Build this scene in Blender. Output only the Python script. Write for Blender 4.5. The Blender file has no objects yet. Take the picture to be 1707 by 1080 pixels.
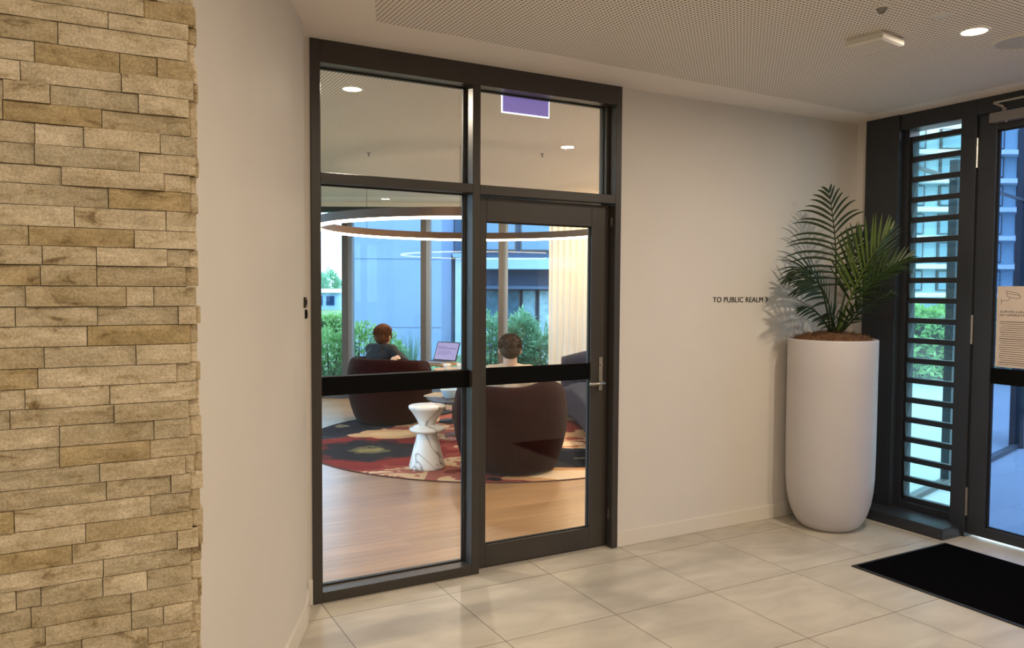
import bpy, bmesh, math, random
from mathutils import Vector, Matrix, noise

# ------------------------------------------------------------------ camera, sky, exposure
scn = bpy.context.scene
col = scn.collection
cam_d = bpy.data.cameras.new('camera')
cam_d.sensor_fit = 'HORIZONTAL'
cam_d.sensor_width = 36.0
cam_d.lens = 36.0 * 1316.25 / 1707.0
cam_d.clip_start = 0.05
cam_d.clip_end = 500
cam = bpy.data.objects.new('camera', cam_d)
col.objects.link(cam)
CAM = Vector((-0.97893, -3.75207, 1.53057))
_r = Vector((0.8755, -0.483187, 0.005578)); _u = Vector((0.016669, 0.041734, 0.99899)); _f = Vector((0.482931, 0.874522, -0.044592))
cam.matrix_world = Matrix(((_r.x, _u.x, -_f.x, CAM.x), (_r.y, _u.y, -_f.y, CAM.y), (_r.z, _u.z, -_f.z, CAM.z), (0, 0, 0, 1)))
scn.camera = cam

SKY = 5.5
world = bpy.data.worlds.new('sky')
scn.world = world
world.use_nodes = True
nt = world.node_tree
bg = nt.nodes['Background']
bg.inputs['Color'].default_value = (0.72, 0.86, 1.0, 1)
bg.inputs['Strength'].default_value = SKY

scn.view_settings.view_transform = 'Standard'
scn.view_settings.look = 'None'
scn.view_settings.gamma = 1.0
scn.view_settings.use_curve_mapping = False
scn.view_settings.exposure = 0.08
try:
    scn.cycles.use_denoising = True
    scn.cycles.max_bounces = 10
    scn.cycles.transparent_max_bounces = 24
    scn.cycles.sample_clamp_indirect = 6.0
except Exception:
    pass

FOYER_W = 22.0      # one downlight of the foyer
LOUNGE_W = 34.0
WARM = (1.0, 0.835, 0.645)

# ------------------------------------------------------------------ helpers
H = 2.7
HD = Vector((0.48342, 0.87539, 0)).normalized()      # heading of the lounge's far facade normal
HR = Vector((HD.y, -HD.x, 0))
C2 = Vector((CAM.x, CAM.y, 0))

def place(fwd, right, z=0.0):
    """a floor position given along / across the lounge's long axis"""
    p = C2 + HD * fwd + HR * right
    return Vector((p.x, p.y, z))

def tag(o, label=None, cat=None, group=None, kind=None):
    if label: o['label'] = label
    if cat: o['category'] = cat
    if group: o['group'] = group
    if kind: o['kind'] = kind
    return o

def empty(name, loc, label=None, cat=None, group=None, kind=None, rz=0.0):
    o = bpy.data.objects.new(name, None)
    col.objects.link(o)
    o.location = loc
    o.rotation_euler = (0, 0, rz)
    o.empty_display_size = 0.1
    return tag(o, label, cat, group, kind)

def new_mat(name):
    m = bpy.data.materials.new(name)
    m.use_nodes = True
    nt = m.node_tree
    return m, nt, nt.nodes['Principled BSDF']

def pmat(name, c, rough=0.5, metal=0.0, spec=0.5, noise_amt=0.0, nscale=8.0, bump=0.0, bscale=60.0, sheen=0.0):
    m, nt, b = new_mat(name)
    b.inputs['Roughness'].default_value = rough
    b.inputs['Metallic'].default_value = metal
    b.inputs['Specular IOR Level'].default_value = spec
    if sheen: b.inputs['Sheen Weight'].default_value = sheen
    tc = nt.nodes.new('ShaderNodeTexCoord')
    n = nt.nodes.new('ShaderNodeTexNoise'); n.inputs['Scale'].default_value = nscale; n.inputs['Detail'].default_value = 4
    nt.links.new(tc.outputs['Object'], n.inputs['Vector'])
    r = nt.nodes.new('ShaderNodeValToRGB')
    k = noise_amt
    r.color_ramp.elements[0].position = 0.3; r.color_ramp.elements[1].position = 0.7
    r.color_ramp.elements[0].color = (c[0]*(1-k), c[1]*(1-k), c[2]*(1-k), 1)
    r.color_ramp.elements[1].color = (min(1, c[0]*(1+k)), min(1, c[1]*(1+k)), min(1, c[2]*(1+k)), 1)
    nt.links.new(n.outputs['Fac'], r.inputs['Fac'])
    nt.links.new(r.outputs['Color'], b.inputs['Base Color'])
    if bump:
        n2 = nt.nodes.new('ShaderNodeTexNoise'); n2.inputs['Scale'].default_value = bscale; n2.inputs['Detail'].default_value = 3
        nt.links.new(tc.outputs['Object'], n2.inputs['Vector'])
        bp = nt.nodes.new('ShaderNodeBump'); bp.inputs['Strength'].default_value = bump; bp.inputs['Distance'].default_value = 0.01
        nt.links.new(n2.outputs['Fac'], bp.inputs['Height']); nt.links.new(bp.outputs['Normal'], b.inputs['Normal'])
    return m

def emat(name, c, strength):
    m, nt, b = new_mat(name)
    b.inputs['Base Color'].default_value = (0.8, 0.8, 0.8, 1)
    b.inputs['Emission Color'].default_value = (*c, 1)
    b.inputs['Emission Strength'].default_value = strength
    return m

def glass_mat(name, tint, refl=1.0):
    m = bpy.data.materials.new(name); m.use_nodes = True
    nt = m.node_tree; nt.nodes.clear()
    out = nt.nodes.new('ShaderNodeOutputMaterial')
    mix = nt.nodes.new('ShaderNodeMixShader')
    tr = nt.nodes.new('ShaderNodeBsdfTransparent'); tr.inputs['Color'].default_value = (*tint, 1)
    gl = nt.nodes.new('ShaderNodeBsdfGlossy'); gl.inputs['Roughness'].default_value = 0.0
    gl.inputs['Color'].default_value = (1, 1, 1, 1)
    fr = nt.nodes.new('ShaderNodeFresnel'); fr.inputs['IOR'].default_value = 1.45
    fac = math_node(nt, 'MULTIPLY', fr.outputs[0], refl)
    nt.links.new(fac, mix.inputs[0]); nt.links.new(tr.outputs[0], mix.inputs[1]); nt.links.new(gl.outputs[0], mix.inputs[2])
    nt.links.new(mix.outputs[0], out.inputs['Surface'])
    return m

def sub(nt, typ, **kw):
    n = nt.nodes.new(typ)
    for k, v in kw.items():
        setattr(n, k, v)
    return n

def math_node(nt, op, a, b=None, c=None):
    n = nt.nodes.new('ShaderNodeMath'); n.operation = op
    for i, x in enumerate((a, b, c)):
        if x is None: continue
        if isinstance(x, (int, float)): n.inputs[i].default_value = x
        else: nt.links.new(x, n.inputs[i])
    return n.outputs[0]

class MB:
    def __init__(self):
        self.v = []; self.f = []; self.a = []          # a: one tint value per face
    def add(self, vs, fs, tint=0.5):
        k = len(self.v)
        self.v += [Vector(p) for p in vs]
        self.f += [tuple(i + k for i in f) for f in fs]
        self.a += [tint] * len(fs)
        return self
    def box(self, p0, p1, M=None, tint=0.5):
        x0, y0, z0 = p0; x1, y1, z1 = p1
        vs = [Vector(p) for p in ((x0,y0,z0),(x1,y0,z0),(x1,y1,z0),(x0,y1,z0),(x0,y0,z1),(x1,y0,z1),(x1,y1,z1),(x0,y1,z1))]
        if M is not None: vs = [M @ p for p in vs]
        return self.add(vs, [(0,3,2,1),(4,5,6,7),(0,1,5,4),(1,2,6,5),(2,3,7,6),(3,0,4,7)], tint)
    def prism(self, pts, z0, z1):
        n = len(pts)
        vs = [(x, y, z0) for x, y in pts] + [(x, y, z1) for x, y in pts]
        fs = [tuple(range(n-1, -1, -1)), tuple(range(n, 2*n))] + [(i, (i+1) % n, n+(i+1) % n, n+i) for i in range(n)]
        return self.add(vs, fs)
    def lathe(self, prof, c=(0,0,0), seg=40, M=None):
        """prof: (radius, z) from bottom axis to top axis"""
        vs = []; fs = []; rings = []
        for r, z in prof:
            if r < 1e-6:
                rings.append([len(vs)]); vs.append(Vector((c[0], c[1], c[2]+z)))
            else:
                rings.append(list(range(len(vs), len(vs)+seg)))
                vs += [Vector((c[0]+r*math.cos(2*math.pi*i/seg), c[1]+r*math.sin(2*math.pi*i/seg), c[2]+z)) for i in range(seg)]
        for a, b in zip(rings, rings[1:]):
            for i in range(seg):
                j = (i+1) % seg
                if len(a) == 1 and len(b) == 1: continue
                if len(a) == 1: fs.append((a[0], b[j], b[i]))
                elif len(b) == 1: fs.append((a[i], a[j], b[0]))
                else: fs.append((a[i], a[j], b[j], b[i]))
        if M is not None: vs = [M @ p for p in vs]
        return self.add(vs, fs)
    def tube(self, pts, rad, seg=10, caps=True, M=None):
        pts = [Vector(p) for p in pts]
        if not hasattr(rad, '__len__'): rad = [rad]*len(pts)
        vs = []; fs = []
        up = Vector((0,0,1))
        prev = None
        for i, p in enumerate(pts):
            t = (pts[min(i+1, len(pts)-1)] - pts[max(i-1, 0)]).normalized()
            if prev is None:
                a = t.orthogonal().normalized()
            else:
                a = (prev - t*prev.dot(t)).normalized()
            prev = a
            b = t.cross(a)
            for k in range(seg):
                an = 2*math.pi*k/seg
                vs.append(p + (a*math.cos(an) + b*math.sin(an))*rad[i])
        for i in range(len(pts)-1):
            for k in range(seg):
                fs.append((i*seg+k, i*seg+(k+1) % seg, (i+1)*seg+(k+1) % seg, (i+1)*seg+k))
        if caps:
            fs.append(tuple(range(seg-1, -1, -1)))
            fs.append(tuple((len(pts)-1)*seg+k for k in range(seg)))
        if M is not None: vs = [M @ p for p in vs]
        return self.add(vs, fs)
    def ball(self, c, r, sx=1, sy=1, sz=1, M=None, n=14):
        vs = []; fs = []
        c = Vector(c)
        for i in range(n+1):
            th = math.pi*i/n
            for j in range(2*n):
                ph = math.pi*j/n
                d = Vector((math.sin(th)*math.cos(ph)*sx, math.sin(th)*math.sin(ph)*sy, math.cos(th)*sz))*r
                if M is not None: d = M @ d
                vs.append(c + d)
        for i in range(n):
            for j in range(2*n):
                j2 = (j+1) % (2*n)
                fs.append((i*2*n+j, (i+1)*2*n+j, (i+1)*2*n+j2, i*2*n+j2))
        return self.add(vs, fs)
    def limb(self, a, b, ra, rb):
        """tapered capsule"""
        a = Vector(a); b = Vector(b); d = b-a; L = d.length; t = d/L
        pts = []; rr = []
        for k in range(5):
            an = math.pi/2*(1-k/4)
            pts.append(a - t*ra*math.sin(an)); rr.append(max(ra*math.cos(an), 1e-3))
        for k in range(5):
            an = math.pi/2*k/4
            pts.append(b + t*rb*math.sin(an)); rr.append(max(rb*math.cos(an), 1e-3))
        return self.tube(pts, rr, 14)
    def build(self, name, mat, parent=None, world=True, origin=None, smooth=False, bevel=0.0, tint=False, weld=False):
        """world=True: vertices are given in world space and brought into the parent's space"""
        me = bpy.data.meshes.new(name)
        if parent is not None:
            if world:
                ploc = Vector(parent.location); pp = parent.parent
                while pp is not None:
                    ploc = ploc + Vector(pp.location); pp = pp.parent
                vs = [p - ploc for p in self.v]
            else: vs = self.v
            loc = Vector((0,0,0))
        else:
            if origin is None:
                lo = Vector((min(p.x for p in self.v), min(p.y for p in self.v), min(p.z for p in self.v)))
                hi = Vector((max(p.x for p in self.v), max(p.y for p in self.v), max(p.z for p in self.v)))
                origin = Vector(((lo.x+hi.x)/2, (lo.y+hi.y)/2, lo.z))
            origin = Vector(origin)
            vs = [p - origin for p in self.v]; loc = origin
        me.from_pydata([tuple(p) for p in vs], [], self.f)
        if tint:
            at = me.attributes.new('tint', 'FLOAT', 'FACE')
            at.data.foreach_set('value', self.a)
        me.validate()
        bm = bmesh.new(); bm.from_mesh(me)
        if weld: bmesh.ops.remove_doubles(bm, verts=bm.verts, dist=1e-5)
        bmesh.ops.recalc_face_normals(bm, faces=bm.faces)
        bm.to_mesh(me); bm.free()
        if smooth:
            me.polygons.foreach_set('use_smooth', [True]*len(me.polygons))
            me.update()
        me.materials.append(mat)
        o = bpy.data.objects.new(name, me)
        col.objects.link(o)
        o.location = loc
        if parent is not None: o.parent = parent
        if bevel:
            b = o.modifiers.new('bevel', 'BEVEL'); b.width = bevel; b.segments = 2; b.limit_method = 'ANGLE'
        return o

def struct(mb, name, mat, label=None, cat=None, **kw):
    o = mb.build(name, mat, **kw)
    return tag(o, label, cat, kind='structure')

def smooth_by_angle(o, ang=40):
    me = o.data
    me.polygons.foreach_set('use_smooth', [True]*len(me.polygons))
    try:
        me.set_sharp_from_angle(angle=math.radians(ang))
    except Exception:
        pass

# ------------------------------------------------------------------ materials
M = {}
M['plaster'] = pmat('white plaster', (0.73, 0.685, 0.63), 0.62, noise_amt=0.015, nscale=3, bump=0.03, bscale=90)
M['skirting'] = pmat('white gloss skirting', (0.76, 0.71, 0.63), 0.35)
M['alu'] = pmat('bronze powder coat', (0.045, 0.038, 0.033), 0.42, spec=0.5, noise_amt=0.05)
M['alu_dark'] = pmat('charcoal powder coat', (0.024, 0.027, 0.034), 0.42, noise_amt=0.05)
M['black'] = pmat('black film', (0.003, 0.003, 0.003), 0.6, spec=0.08)
M['gasket'] = pmat('black rubber', (0.008, 0.008, 0.008), 0.6)
M['steel'] = pmat('satin steel', (0.45, 0.43, 0.40), 0.35, metal=1.0)
M['silver'] = pmat('grey closer enamel', (0.22, 0.20, 0.20), 0.45, metal=0.3)
M['glass'] = glass_mat('clear glass', (0.985, 0.985, 0.98), 0.40)
M['glass_blue'] = glass_mat('tinted facade glass', (0.78, 0.91, 1.0), 0.6)
M['glass_louvre'] = glass_mat('green tinted louvre glass', (0.74, 0.93, 0.95), 0.6)
M['glass_dark'] = glass_mat('grey tinted door glass', (0.40, 0.52, 0.70), 0.6)
M['glass_ar'] = glass_mat('low reflection screen glass', (0.96, 0.99, 1.0), 0.12)
M['white_plastic'] = pmat('white plastic', (0.70, 0.66, 0.60), 0.4)
M['lamp'] = emat('lamp diffuser', (1.0, 0.86, 0.62), 45)
M['strip'] = emat('warm light strip', (1.0, 0.80, 0.52), 15)

# tiles -----------------------------------------------------------
def tile_material():
    m, nt, b = new_mat('beige stone tile')
    geo = sub(nt, 'ShaderNodeNewGeometry')
    sep = sub(nt, 'ShaderNodeSeparateXYZ'); nt.links.new(geo.outputs['Position'], sep.inputs[0])
    TX, TY, TW, TD, G = 0.0383, -0.1911, 0.594, 0.603, 0.0022
    def frac(o, off, w):
        u = math_node(nt, 'DIVIDE', math_node(nt, 'SUBTRACT', o, off), w)
        fl = math_node(nt, 'FLOOR', u)
        fr = math_node(nt, 'SUBTRACT', u, fl)
        d = math_node(nt, 'MINIMUM', fr, math_node(nt, 'SUBTRACT', 1.0, fr))
        return fl, math_node(nt, 'MULTIPLY', d, w)
    fx, dx = frac(sep.outputs['X'], TX, TW)
    fy, dy = frac(sep.outputs['Y'], TY, TD)
    line = math_node(nt, 'LESS_THAN', math_node(nt, 'MINIMUM', dx, dy), G)
    comb = sub(nt, 'ShaderNodeCombineXYZ'); nt.links.new(fx, comb.inputs[0]); nt.links.new(fy, comb.inputs[1])
    wn = sub(nt, 'ShaderNodeTexWhiteNoise'); nt.links.new(comb.outputs[0], wn.inputs['Vector'])
    add = sub(nt, 'ShaderNodeVectorMath', operation='MULTIPLY_ADD')
    nt.links.new(wn.outputs['Color'], add.inputs[0]); add.inputs[1].default_value = (9, 9, 9); nt.links.new(geo.outputs['Position'], add.inputs[2])
    mp = sub(nt, 'ShaderNodeMapping'); mp.inputs['Scale'].default_value = (1.2, 3.2, 1); mp.inputs['Rotation'].default_value = (0, 0, 0.5)
    nt.links.new(add.outputs[0], mp.inputs[0])
    n = sub(nt, 'ShaderNodeTexNoise'); n.inputs['Scale'].default_value = 2.0; n.inputs['Detail'].default_value = 7; n.inputs['Distortion'].default_value = 0.7
    nt.links.new(mp.outputs[0], n.inputs['Vector'])
    r = sub(nt, 'ShaderNodeValToRGB'); e = r.color_ramp.elements
    e[0].position = 0.3; e[0].color = (0.42, 0.38, 0.315, 1); e[1].position = 0.7; e[1].color = (0.57, 0.52, 0.435, 1)
    nt.links.new(n.outputs['Fac'], r.inputs['Fac'])
    mix = sub(nt, 'ShaderNodeMix', data_type='RGBA'); nt.links.new(line, mix.inputs[0])
    nt.links.new(r.outputs[0], mix.inputs[6]); mix.inputs[7].default_value = (0.15, 0.11, 0.085, 1)
    nt.links.new(mix.outputs[2], b.inputs['Base Color'])
    b.inputs['Roughness'].default_value = 0.38
    b.inputs['Specular IOR Level'].default_value = 0.4
    return m
M['tile'] = tile_material()

def perforated_material(name, base, mask):
    """white ceiling board with rows of round acoustic holes; mask(nt, x, y) limits the holes to the perforated field"""
    m, nt, b = new_mat(name)
    geo = sub(nt, 'ShaderNodeNewGeometry')
    sep = sub(nt, 'ShaderNodeSeparateXYZ'); nt.links.new(geo.outputs['Position'], sep.inputs[0])
    P = 0.0205
    def cell(o):
        u = math_node(nt, 'DIVIDE', o, P)
        return math_node(nt, 'SUBTRACT', math_node(nt, 'FRACT', math_node(nt, 'ADD', u, 1000.0)), 0.5)
    a = cell(sep.outputs['X']); c = cell(sep.outputs['Y'])
    d = math_node(nt, 'SQRT', math_node(nt, 'ADD', math_node(nt, 'MULTIPLY', a, a), math_node(nt, 'MULTIPLY', c, c)))
    hole = math_node(nt, 'LESS_THAN', d, 0.285)
    hole = math_node(nt, 'MULTIPLY', hole, mask(nt, sep.outputs['X'], sep.outputs['Y']))
    mix = sub(nt, 'ShaderNodeMix', data_type='RGBA'); nt.links.new(hole, mix.inputs[0])
    mix.inputs[6].default_value = (*base, 1); mix.inputs[7].default_value = (base[0]*0.24, base[1]*0.23, base[2]*0.21, 1)
    nt.links.new(mix.outputs[2], b.inputs['Base Color'])
    b.inputs['Roughness'].default_value = 0.7
    b.inputs['Specular IOR Level'].default_value = 0.3
    return m
def mask_foyer(nt, x, y):
    m1 = math_node(nt, 'LESS_THAN', y, math_node(nt, 'MULTIPLY_ADD', x, 0.035, -0.385))
    m2 = math_node(nt, 'GREATER_THAN', x, math_node(nt, 'MULTIPLY_ADD', y, 0.37, 0.335))
    m3 = math_node(nt, 'LESS_THAN', x, 3.66)
    return math_node(nt, 'MULTIPLY', math_node(nt, 'MULTIPLY', m1, m2), m3)
def mask_lounge(nt, x, y):
    d = math_node(nt, 'ADD', math_node(nt, 'MULTIPLY', x, HD.x), math_node(nt, 'MULTIPLY', y, HD.y))
    lim = (C2 + HD*10.2).dot(HD)
    return math_node(nt, 'MULTIPLY', math_node(nt, 'LESS_THAN', d, lim), math_node(nt, 'GREATER_THAN', y, 0.3))
M['ceiling'] = perforated_material('perforated ceiling board', (0.85, 0.785, 0.73), mask_foyer)
M['ceiling_l'] = perforated_material('perforated lounge ceiling board', (0.82, 0.745, 0.70), mask_lounge)

def wood_material():
    m, nt, b = new_mat('oak vinyl planks')
    geo = sub(nt, 'ShaderNodeNewGeometry')
    br = sub(nt, 'ShaderNodeTexBrick'); br.offset = 0.37
    nt.links.new(geo.outputs['Position'], br.inputs['Vector'])
    br.inputs['Scale'].default_value = 1.0; br.inputs['Brick Width'].default_value = 1.2; br.inputs['Row Height'].default_value = 0.15
    br.inputs['Mortar Size'].default_value = 0.0012; br.inputs['Bias'].default_value = 0.0
    br.inputs['Color1'].default_value = (0.325, 0.186, 0.086, 1); br.inputs['Color2'].default_value = (0.385, 0.222, 0.105, 1)
    br.inputs['Mortar'].default_value = (0.27, 0.155, 0.075, 1)
    mp = sub(nt, 'ShaderNodeMapping'); mp.inputs['Scale'].default_value = (0.45, 22, 1)
    nt.links.new(geo.outputs['Position'], mp.inputs[0])
    n = sub(nt, 'ShaderNodeTexNoise'); n.inputs['Scale'].default_value = 3.0; n.inputs['Detail'].default_value = 5; n.inputs['Distortion'].default_value = 0.4
    nt.links.new(mp.outputs[0], n.inputs['Vector'])
    r = sub(nt, 'ShaderNodeValToRGB'); r.color_ramp.elements[0].position = 0.3; r.color_ramp.elements[1].position = 0.72
    r.color_ramp.elements[0].color = (0.58, 0.55, 0.52, 1); r.color_ramp.elements[1].color = (1.12, 1.12, 1.12, 1)
    nt.links.new(n.outputs['Fac'], r.inputs['Fac'])
    mx = sub(nt, 'ShaderNodeMix', data_type='RGBA', blend_type='MULTIPLY'); mx.inputs[0].default_value = 1
    nt.links.new(br.outputs['Color'], mx.inputs[6]); nt.links.new(r.outputs[0], mx.inputs[7])
    nt.links.new(mx.outputs[2], b.inputs['Base Color'])
    b.inputs['Roughness'].default_value = 0.33
    return m
M['wood'] = wood_material()

def stone_material():
    m, nt, b = new_mat('split face quartzite')
    at = sub(nt, 'ShaderNodeAttribute'); at.attribute_name = 'tint'
    geo = sub(nt, 'ShaderNodeNewGeometry')
    r = sub(nt, 'ShaderNodeValToRGB'); e = r.color_ramp.elements
    e[0].position = 0; e[0].color = (0.40, 0.30, 0.15, 1); e[1].position = 1; e[1].color = (0.72, 0.62, 0.49, 1)
    for p, c in ((0.2, (0.46, 0.36, 0.21, 1)), (0.4, (0.47, 0.40, 0.29, 1)), (0.6, (0.55, 0.46, 0.33, 1)), (0.8, (0.61, 0.52, 0.39, 1))):
        k = e.new(p); k.color = c
    nt.links.new(at.outputs['Fac'], r.inputs['Fac'])
    off = sub(nt, 'ShaderNodeVectorMath', operation='ADD')
    mul = math_node(nt, 'MULTIPLY', at.outputs['Fac'], 37.0)
    nt.links.new(geo.outputs['Position'], off.inputs[0]); nt.links.new(mul, off.inputs[1])
    n = sub(nt, 'ShaderNodeTexNoise'); n.inputs['Scale'].default_value = 17; n.inputs['Detail'].default_value = 8; n.inputs['Roughness'].default_value = 0.68; n.inputs['Distortion'].default_value = 0.6
    mp = sub(nt, 'ShaderNodeMapping'); mp.inputs['Scale'].default_value = (1, 1, 2.2); mp.inputs['Rotation'].default_value = (0, 0.35, 0)
    nt.links.new(off.outputs[0], mp.inputs[0]); nt.links.new(mp.outputs[0], n.inputs['Vector'])
    r2 = sub(nt, 'ShaderNodeValToRGB'); f = r2.color_ramp.elements
    f[0].position = 0.31; f[0].color = (0.33, 0.25, 0.13, 1); f[1].position = 0.72; f[1].color = (1.18, 1.17, 1.14, 1)
    k = f.new(0.42); k.color = (0.86, 0.83, 0.72, 1); k = f.new(0.53); k.color = (1.0, 0.99, 0.95, 1)
    nt.links.new(n.outputs['Fac'], r2.inputs['Fac'])
    mx = sub(nt, 'ShaderNodeMix', data_type='RGBA', blend_type='MULTIPLY'); mx.inputs[0].default_value = 1
    nt.links.new(r.outputs[0], mx.inputs[6]); nt.links.new(r2.outputs[0], mx.inputs[7])
    n3 = sub(nt, 'ShaderNodeTexNoise'); n3.inputs['Scale'].default_value = 260; n3.inputs['Detail'].default_value = 2
    nt.links.new(geo.outputs['Position'], n3.inputs['Vector'])
    r3 = sub(nt, 'ShaderNodeValToRGB'); r3.color_ramp.elements[0].position = 0.32; r3.color_ramp.elements[1].position = 0.68
    r3.color_ramp.elements[0].color = (0.78, 0.77, 0.74, 1); r3.color_ramp.elements[1].color = (1.15, 1.15, 1.15, 1)
    nt.links.new(n3.outputs['Fac'], r3.inputs['Fac'])
    mx2 = sub(nt, 'ShaderNodeMix', data_type='RGBA', blend_type='MULTIPLY'); mx2.inputs[0].default_value = 1
    nt.links.new(mx.outputs[2], mx2.inputs[6]); nt.links.new(r3.outputs[0], mx2.inputs[7])
    nt.links.new(mx2.outputs[2], b.inputs['Base Color'])
    b.inputs['Roughness'].default_value = 0.55
    bp = sub(nt, 'ShaderNodeBump'); bp.inputs['Strength'].default_value = 0.55; bp.inputs['Distance'].default_value = 0.004
    ad = math_node(nt, 'ADD', n.outputs['Fac'], math_node(nt, 'MULTIPLY', n3.outputs['Fac'], 0.35))
    nt.links.new(ad, bp.inputs['Height']); nt.links.new(bp.outputs['Normal'], b.inputs['Normal'])
    return m
M['stone'] = stone_material()

# ------------------------------------------------------------------ FOYER SHELL
XR = 3.868
struct(MB().prism([(-4.2, -8.0), (3.97, -8.0), (3.97, 0.06), (-4.2, 0.06)], -0.12, 0.0), 'floor', M['tile'], 'beige stone tile floor of the foyer', 'floor')
struct(MB().prism([(-4.2, -8.0), (3.97, -8.0), (3.97, 0.12), (-4.2, 0.12)], H, H+0.12), 'ceiling', M['ceiling'], 'white perforated ceiling of the foyer', 'ceiling')
# wall that holds the lounge partition
struct(MB().box((1.8085, 0.0, 0), (XR, 0.12, H)), 'wall_front', M['plaster'], 'white wall carrying the black lettering', 'wall')
struct(MB().box((-2.2, 0.0, 0), (0.0, 0.12, H)), 'wall_front_left', M['plaster'], 'narrow white return wall left of the glazed partition', 'wall')
struct(MB().box((1.8085, -0.012, 0), (3.82, 0.0, 0.092)), 'baseboard_front', M['skirting'], 'white skirting under the lettered wall', 'baseboard', bevel=0.003)
struct(MB().box((-0.028, -0.012, 0), (-0.001, 0.0, 0.125)), 'trim_1', M['skirting'], 'short white skirting block left of the dark frame', 'trim', bevel=0.003)
# right wall: little white return, then the charcoal facade, then white again further along
struct(MB().box((XR, -0.098, 0), (3.97, 0.0, H)), 'wall_right_return', M['plaster'], 'narrow white return in the corner behind the planter', 'wall')
struct(MB().box((XR, -8.0, 0), (3.97, -2.75, H)), 'wall_right', M['plaster'], 'white wall beyond the entrance door', 'wall')
struct(MB().box((-4.2, -8.12, 0), (3.97, -8.0, H)), 'wall_back', pmat('dark stained panelling', (0.07, 0.05, 0.04), 0.6, noise_amt=.2), 'dark panelled wall behind the viewer', 'wall')
struct(MB().box((-4.32, -8.0, 0), (-4.2, -2.0, H)), 'wall_left', M['plaster'], 'white far left wall of the foyer', 'wall')

# curved wall --------------------------------------------------
def catmull(pts, n=8):
    P = [Vector((x, y, 0)) for x, y in pts]
    P = [2*P[0]-P[1]] + P + [2*P[-1]-P[-2]]
    out = []
    for i in range(1, len(P)-2):
        for k in range(n):
            t = k/n
            a, b, c, d = P[i-1], P[i], P[i+1], P[i+2]
            out.append(0.5*((2*b) + (c-a)*t + (2*a-5*b+4*c-d)*t*t + (3*b-a-3*c+d)*t*t*t))
    out.append(P[-2])
    return out
CW = catmull([(-0.029, -0.0), (-0.042, -0.06), (-0.067, -0.145), (-0.101, -0.243), (-0.146, -0.34), (-0.190, -0.435), (-0.325, -0.72), (-0.52, -1.12), (-0.74, -1.55), (-1.02, -2.03)], 6)
def curve_band(path, off0, off1, z0, z1):
    mb = MB(); L = []
    for i, p in enumerate(path):
        t = (path[min(i+1, len(path)-1)] - path[max(i-1, 0)]).normalized()
        n = Vector((-t.y, t.x, 0))                       # towards the room (+x side)
        L.append((p + n*off0, p + n*off1))
    vs = []; fs = []
    for a, b in L:
        vs += [(a.x, a.y, z0), (b.x, b.y, z0), (b.x, b.y, z1), (a.x, a.y, z1)]
    for i in range(len(L)-1):
        for k in range(4):
            fs.append((i*4+k, i*4+(k+1) % 4, (i+1)*4+(k+1) % 4, (i+1)*4+k))
    fs.append((0, 3, 2, 1)); m = (len(L)-1)*4; fs.append((m, m+1, m+2, m+3))
    return mb.add(vs, fs)
o = struct(curve_band(CW, 0.0, -0.09, 0, H), 'wall_curved', M['plaster'], 'curved white wall beside the stone column', 'wall'); smooth_by_angle(o)
o = struct(curve_band(CW[2:], 0.011, 0.0, 0, 0.092), 'baseboard_curved', M['skirting'], 'white skirting following the curved wall', 'baseboard'); smooth_by_angle(o)

# stacked stone column -----------------------------------------
ROWS = [(1.998, 2.031, [-0.867, -0.784]), (1.97, 1.998, [-0.923, -0.795]), (1.933, 1.97, [-0.998, -0.797]), (1.899, 1.933, [-1.032, -0.906, -0.847, -0.788]), (1.866, 1.899, [-0.904, -0.788]), (1.833, 1.866, [-1.077, -1.011, -0.878, -0.796]), (1.8, 1.833, [-1.078, -0.935, -0.794]), (1.765, 1.8, [-1.034, -0.963, -0.844, -0.785]), (1.731, 1.765, [-1.035, -0.878, -0.785]), (1.7, 1.731, [-0.997, -0.839, -0.795]), (1.665, 1.7, [-0.927, -0.796]), (1.63, 1.665, [-0.979, -0.836, -0.785]), (1.598, 1.63, [-0.888, -0.785]), (1.566, 1.598, [-1.027, -0.947, -0.835, -0.798]), (1.531, 1.566, [-1.03, -0.947, -0.805]), (1.496, 1.531, [-1.052, -0.902, -0.858, -0.788]), (1.463, 1.496, [-0.947, -0.818, -0.788]), (1.428, 1.463, [-0.963, -0.798]), (1.393, 1.428, [-1.027, -0.888, -0.799]), (1.359, 1.393, [-1.037, -0.822, -0.789]), (1.325, 1.359, [-1.056, -0.93, -0.789]), (1.293, 1.325, [-1.078, -0.924, -0.803]), (1.258, 1.293, [-1.007, -0.861, -0.801]), (1.224, 1.258, [-1.008, -0.868, -0.791]), (1.191, 1.224, [-0.948, -0.809, -0.794]), (1.157, 1.191, [-0.938, -0.834, -0.801]), (1.12, 1.157, [-1.075, -0.868, -0.803]), (1.087, 1.12, [-0.971, -0.798]), (1.054, 1.087, [-0.992, -0.825, -0.789]), (1.023, 1.054, [-0.945, -0.802]), (0.989, 1.023, [-1.075, -1.039, -0.946, -0.876, -0.802]), (0.953, 0.989, [-1.054, -0.902, -0.79]), (0.92, 0.953, [-1.034, -0.902, -0.85, -0.801]), (0.887, 0.92, [-0.98, -0.876, -0.803])]
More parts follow.
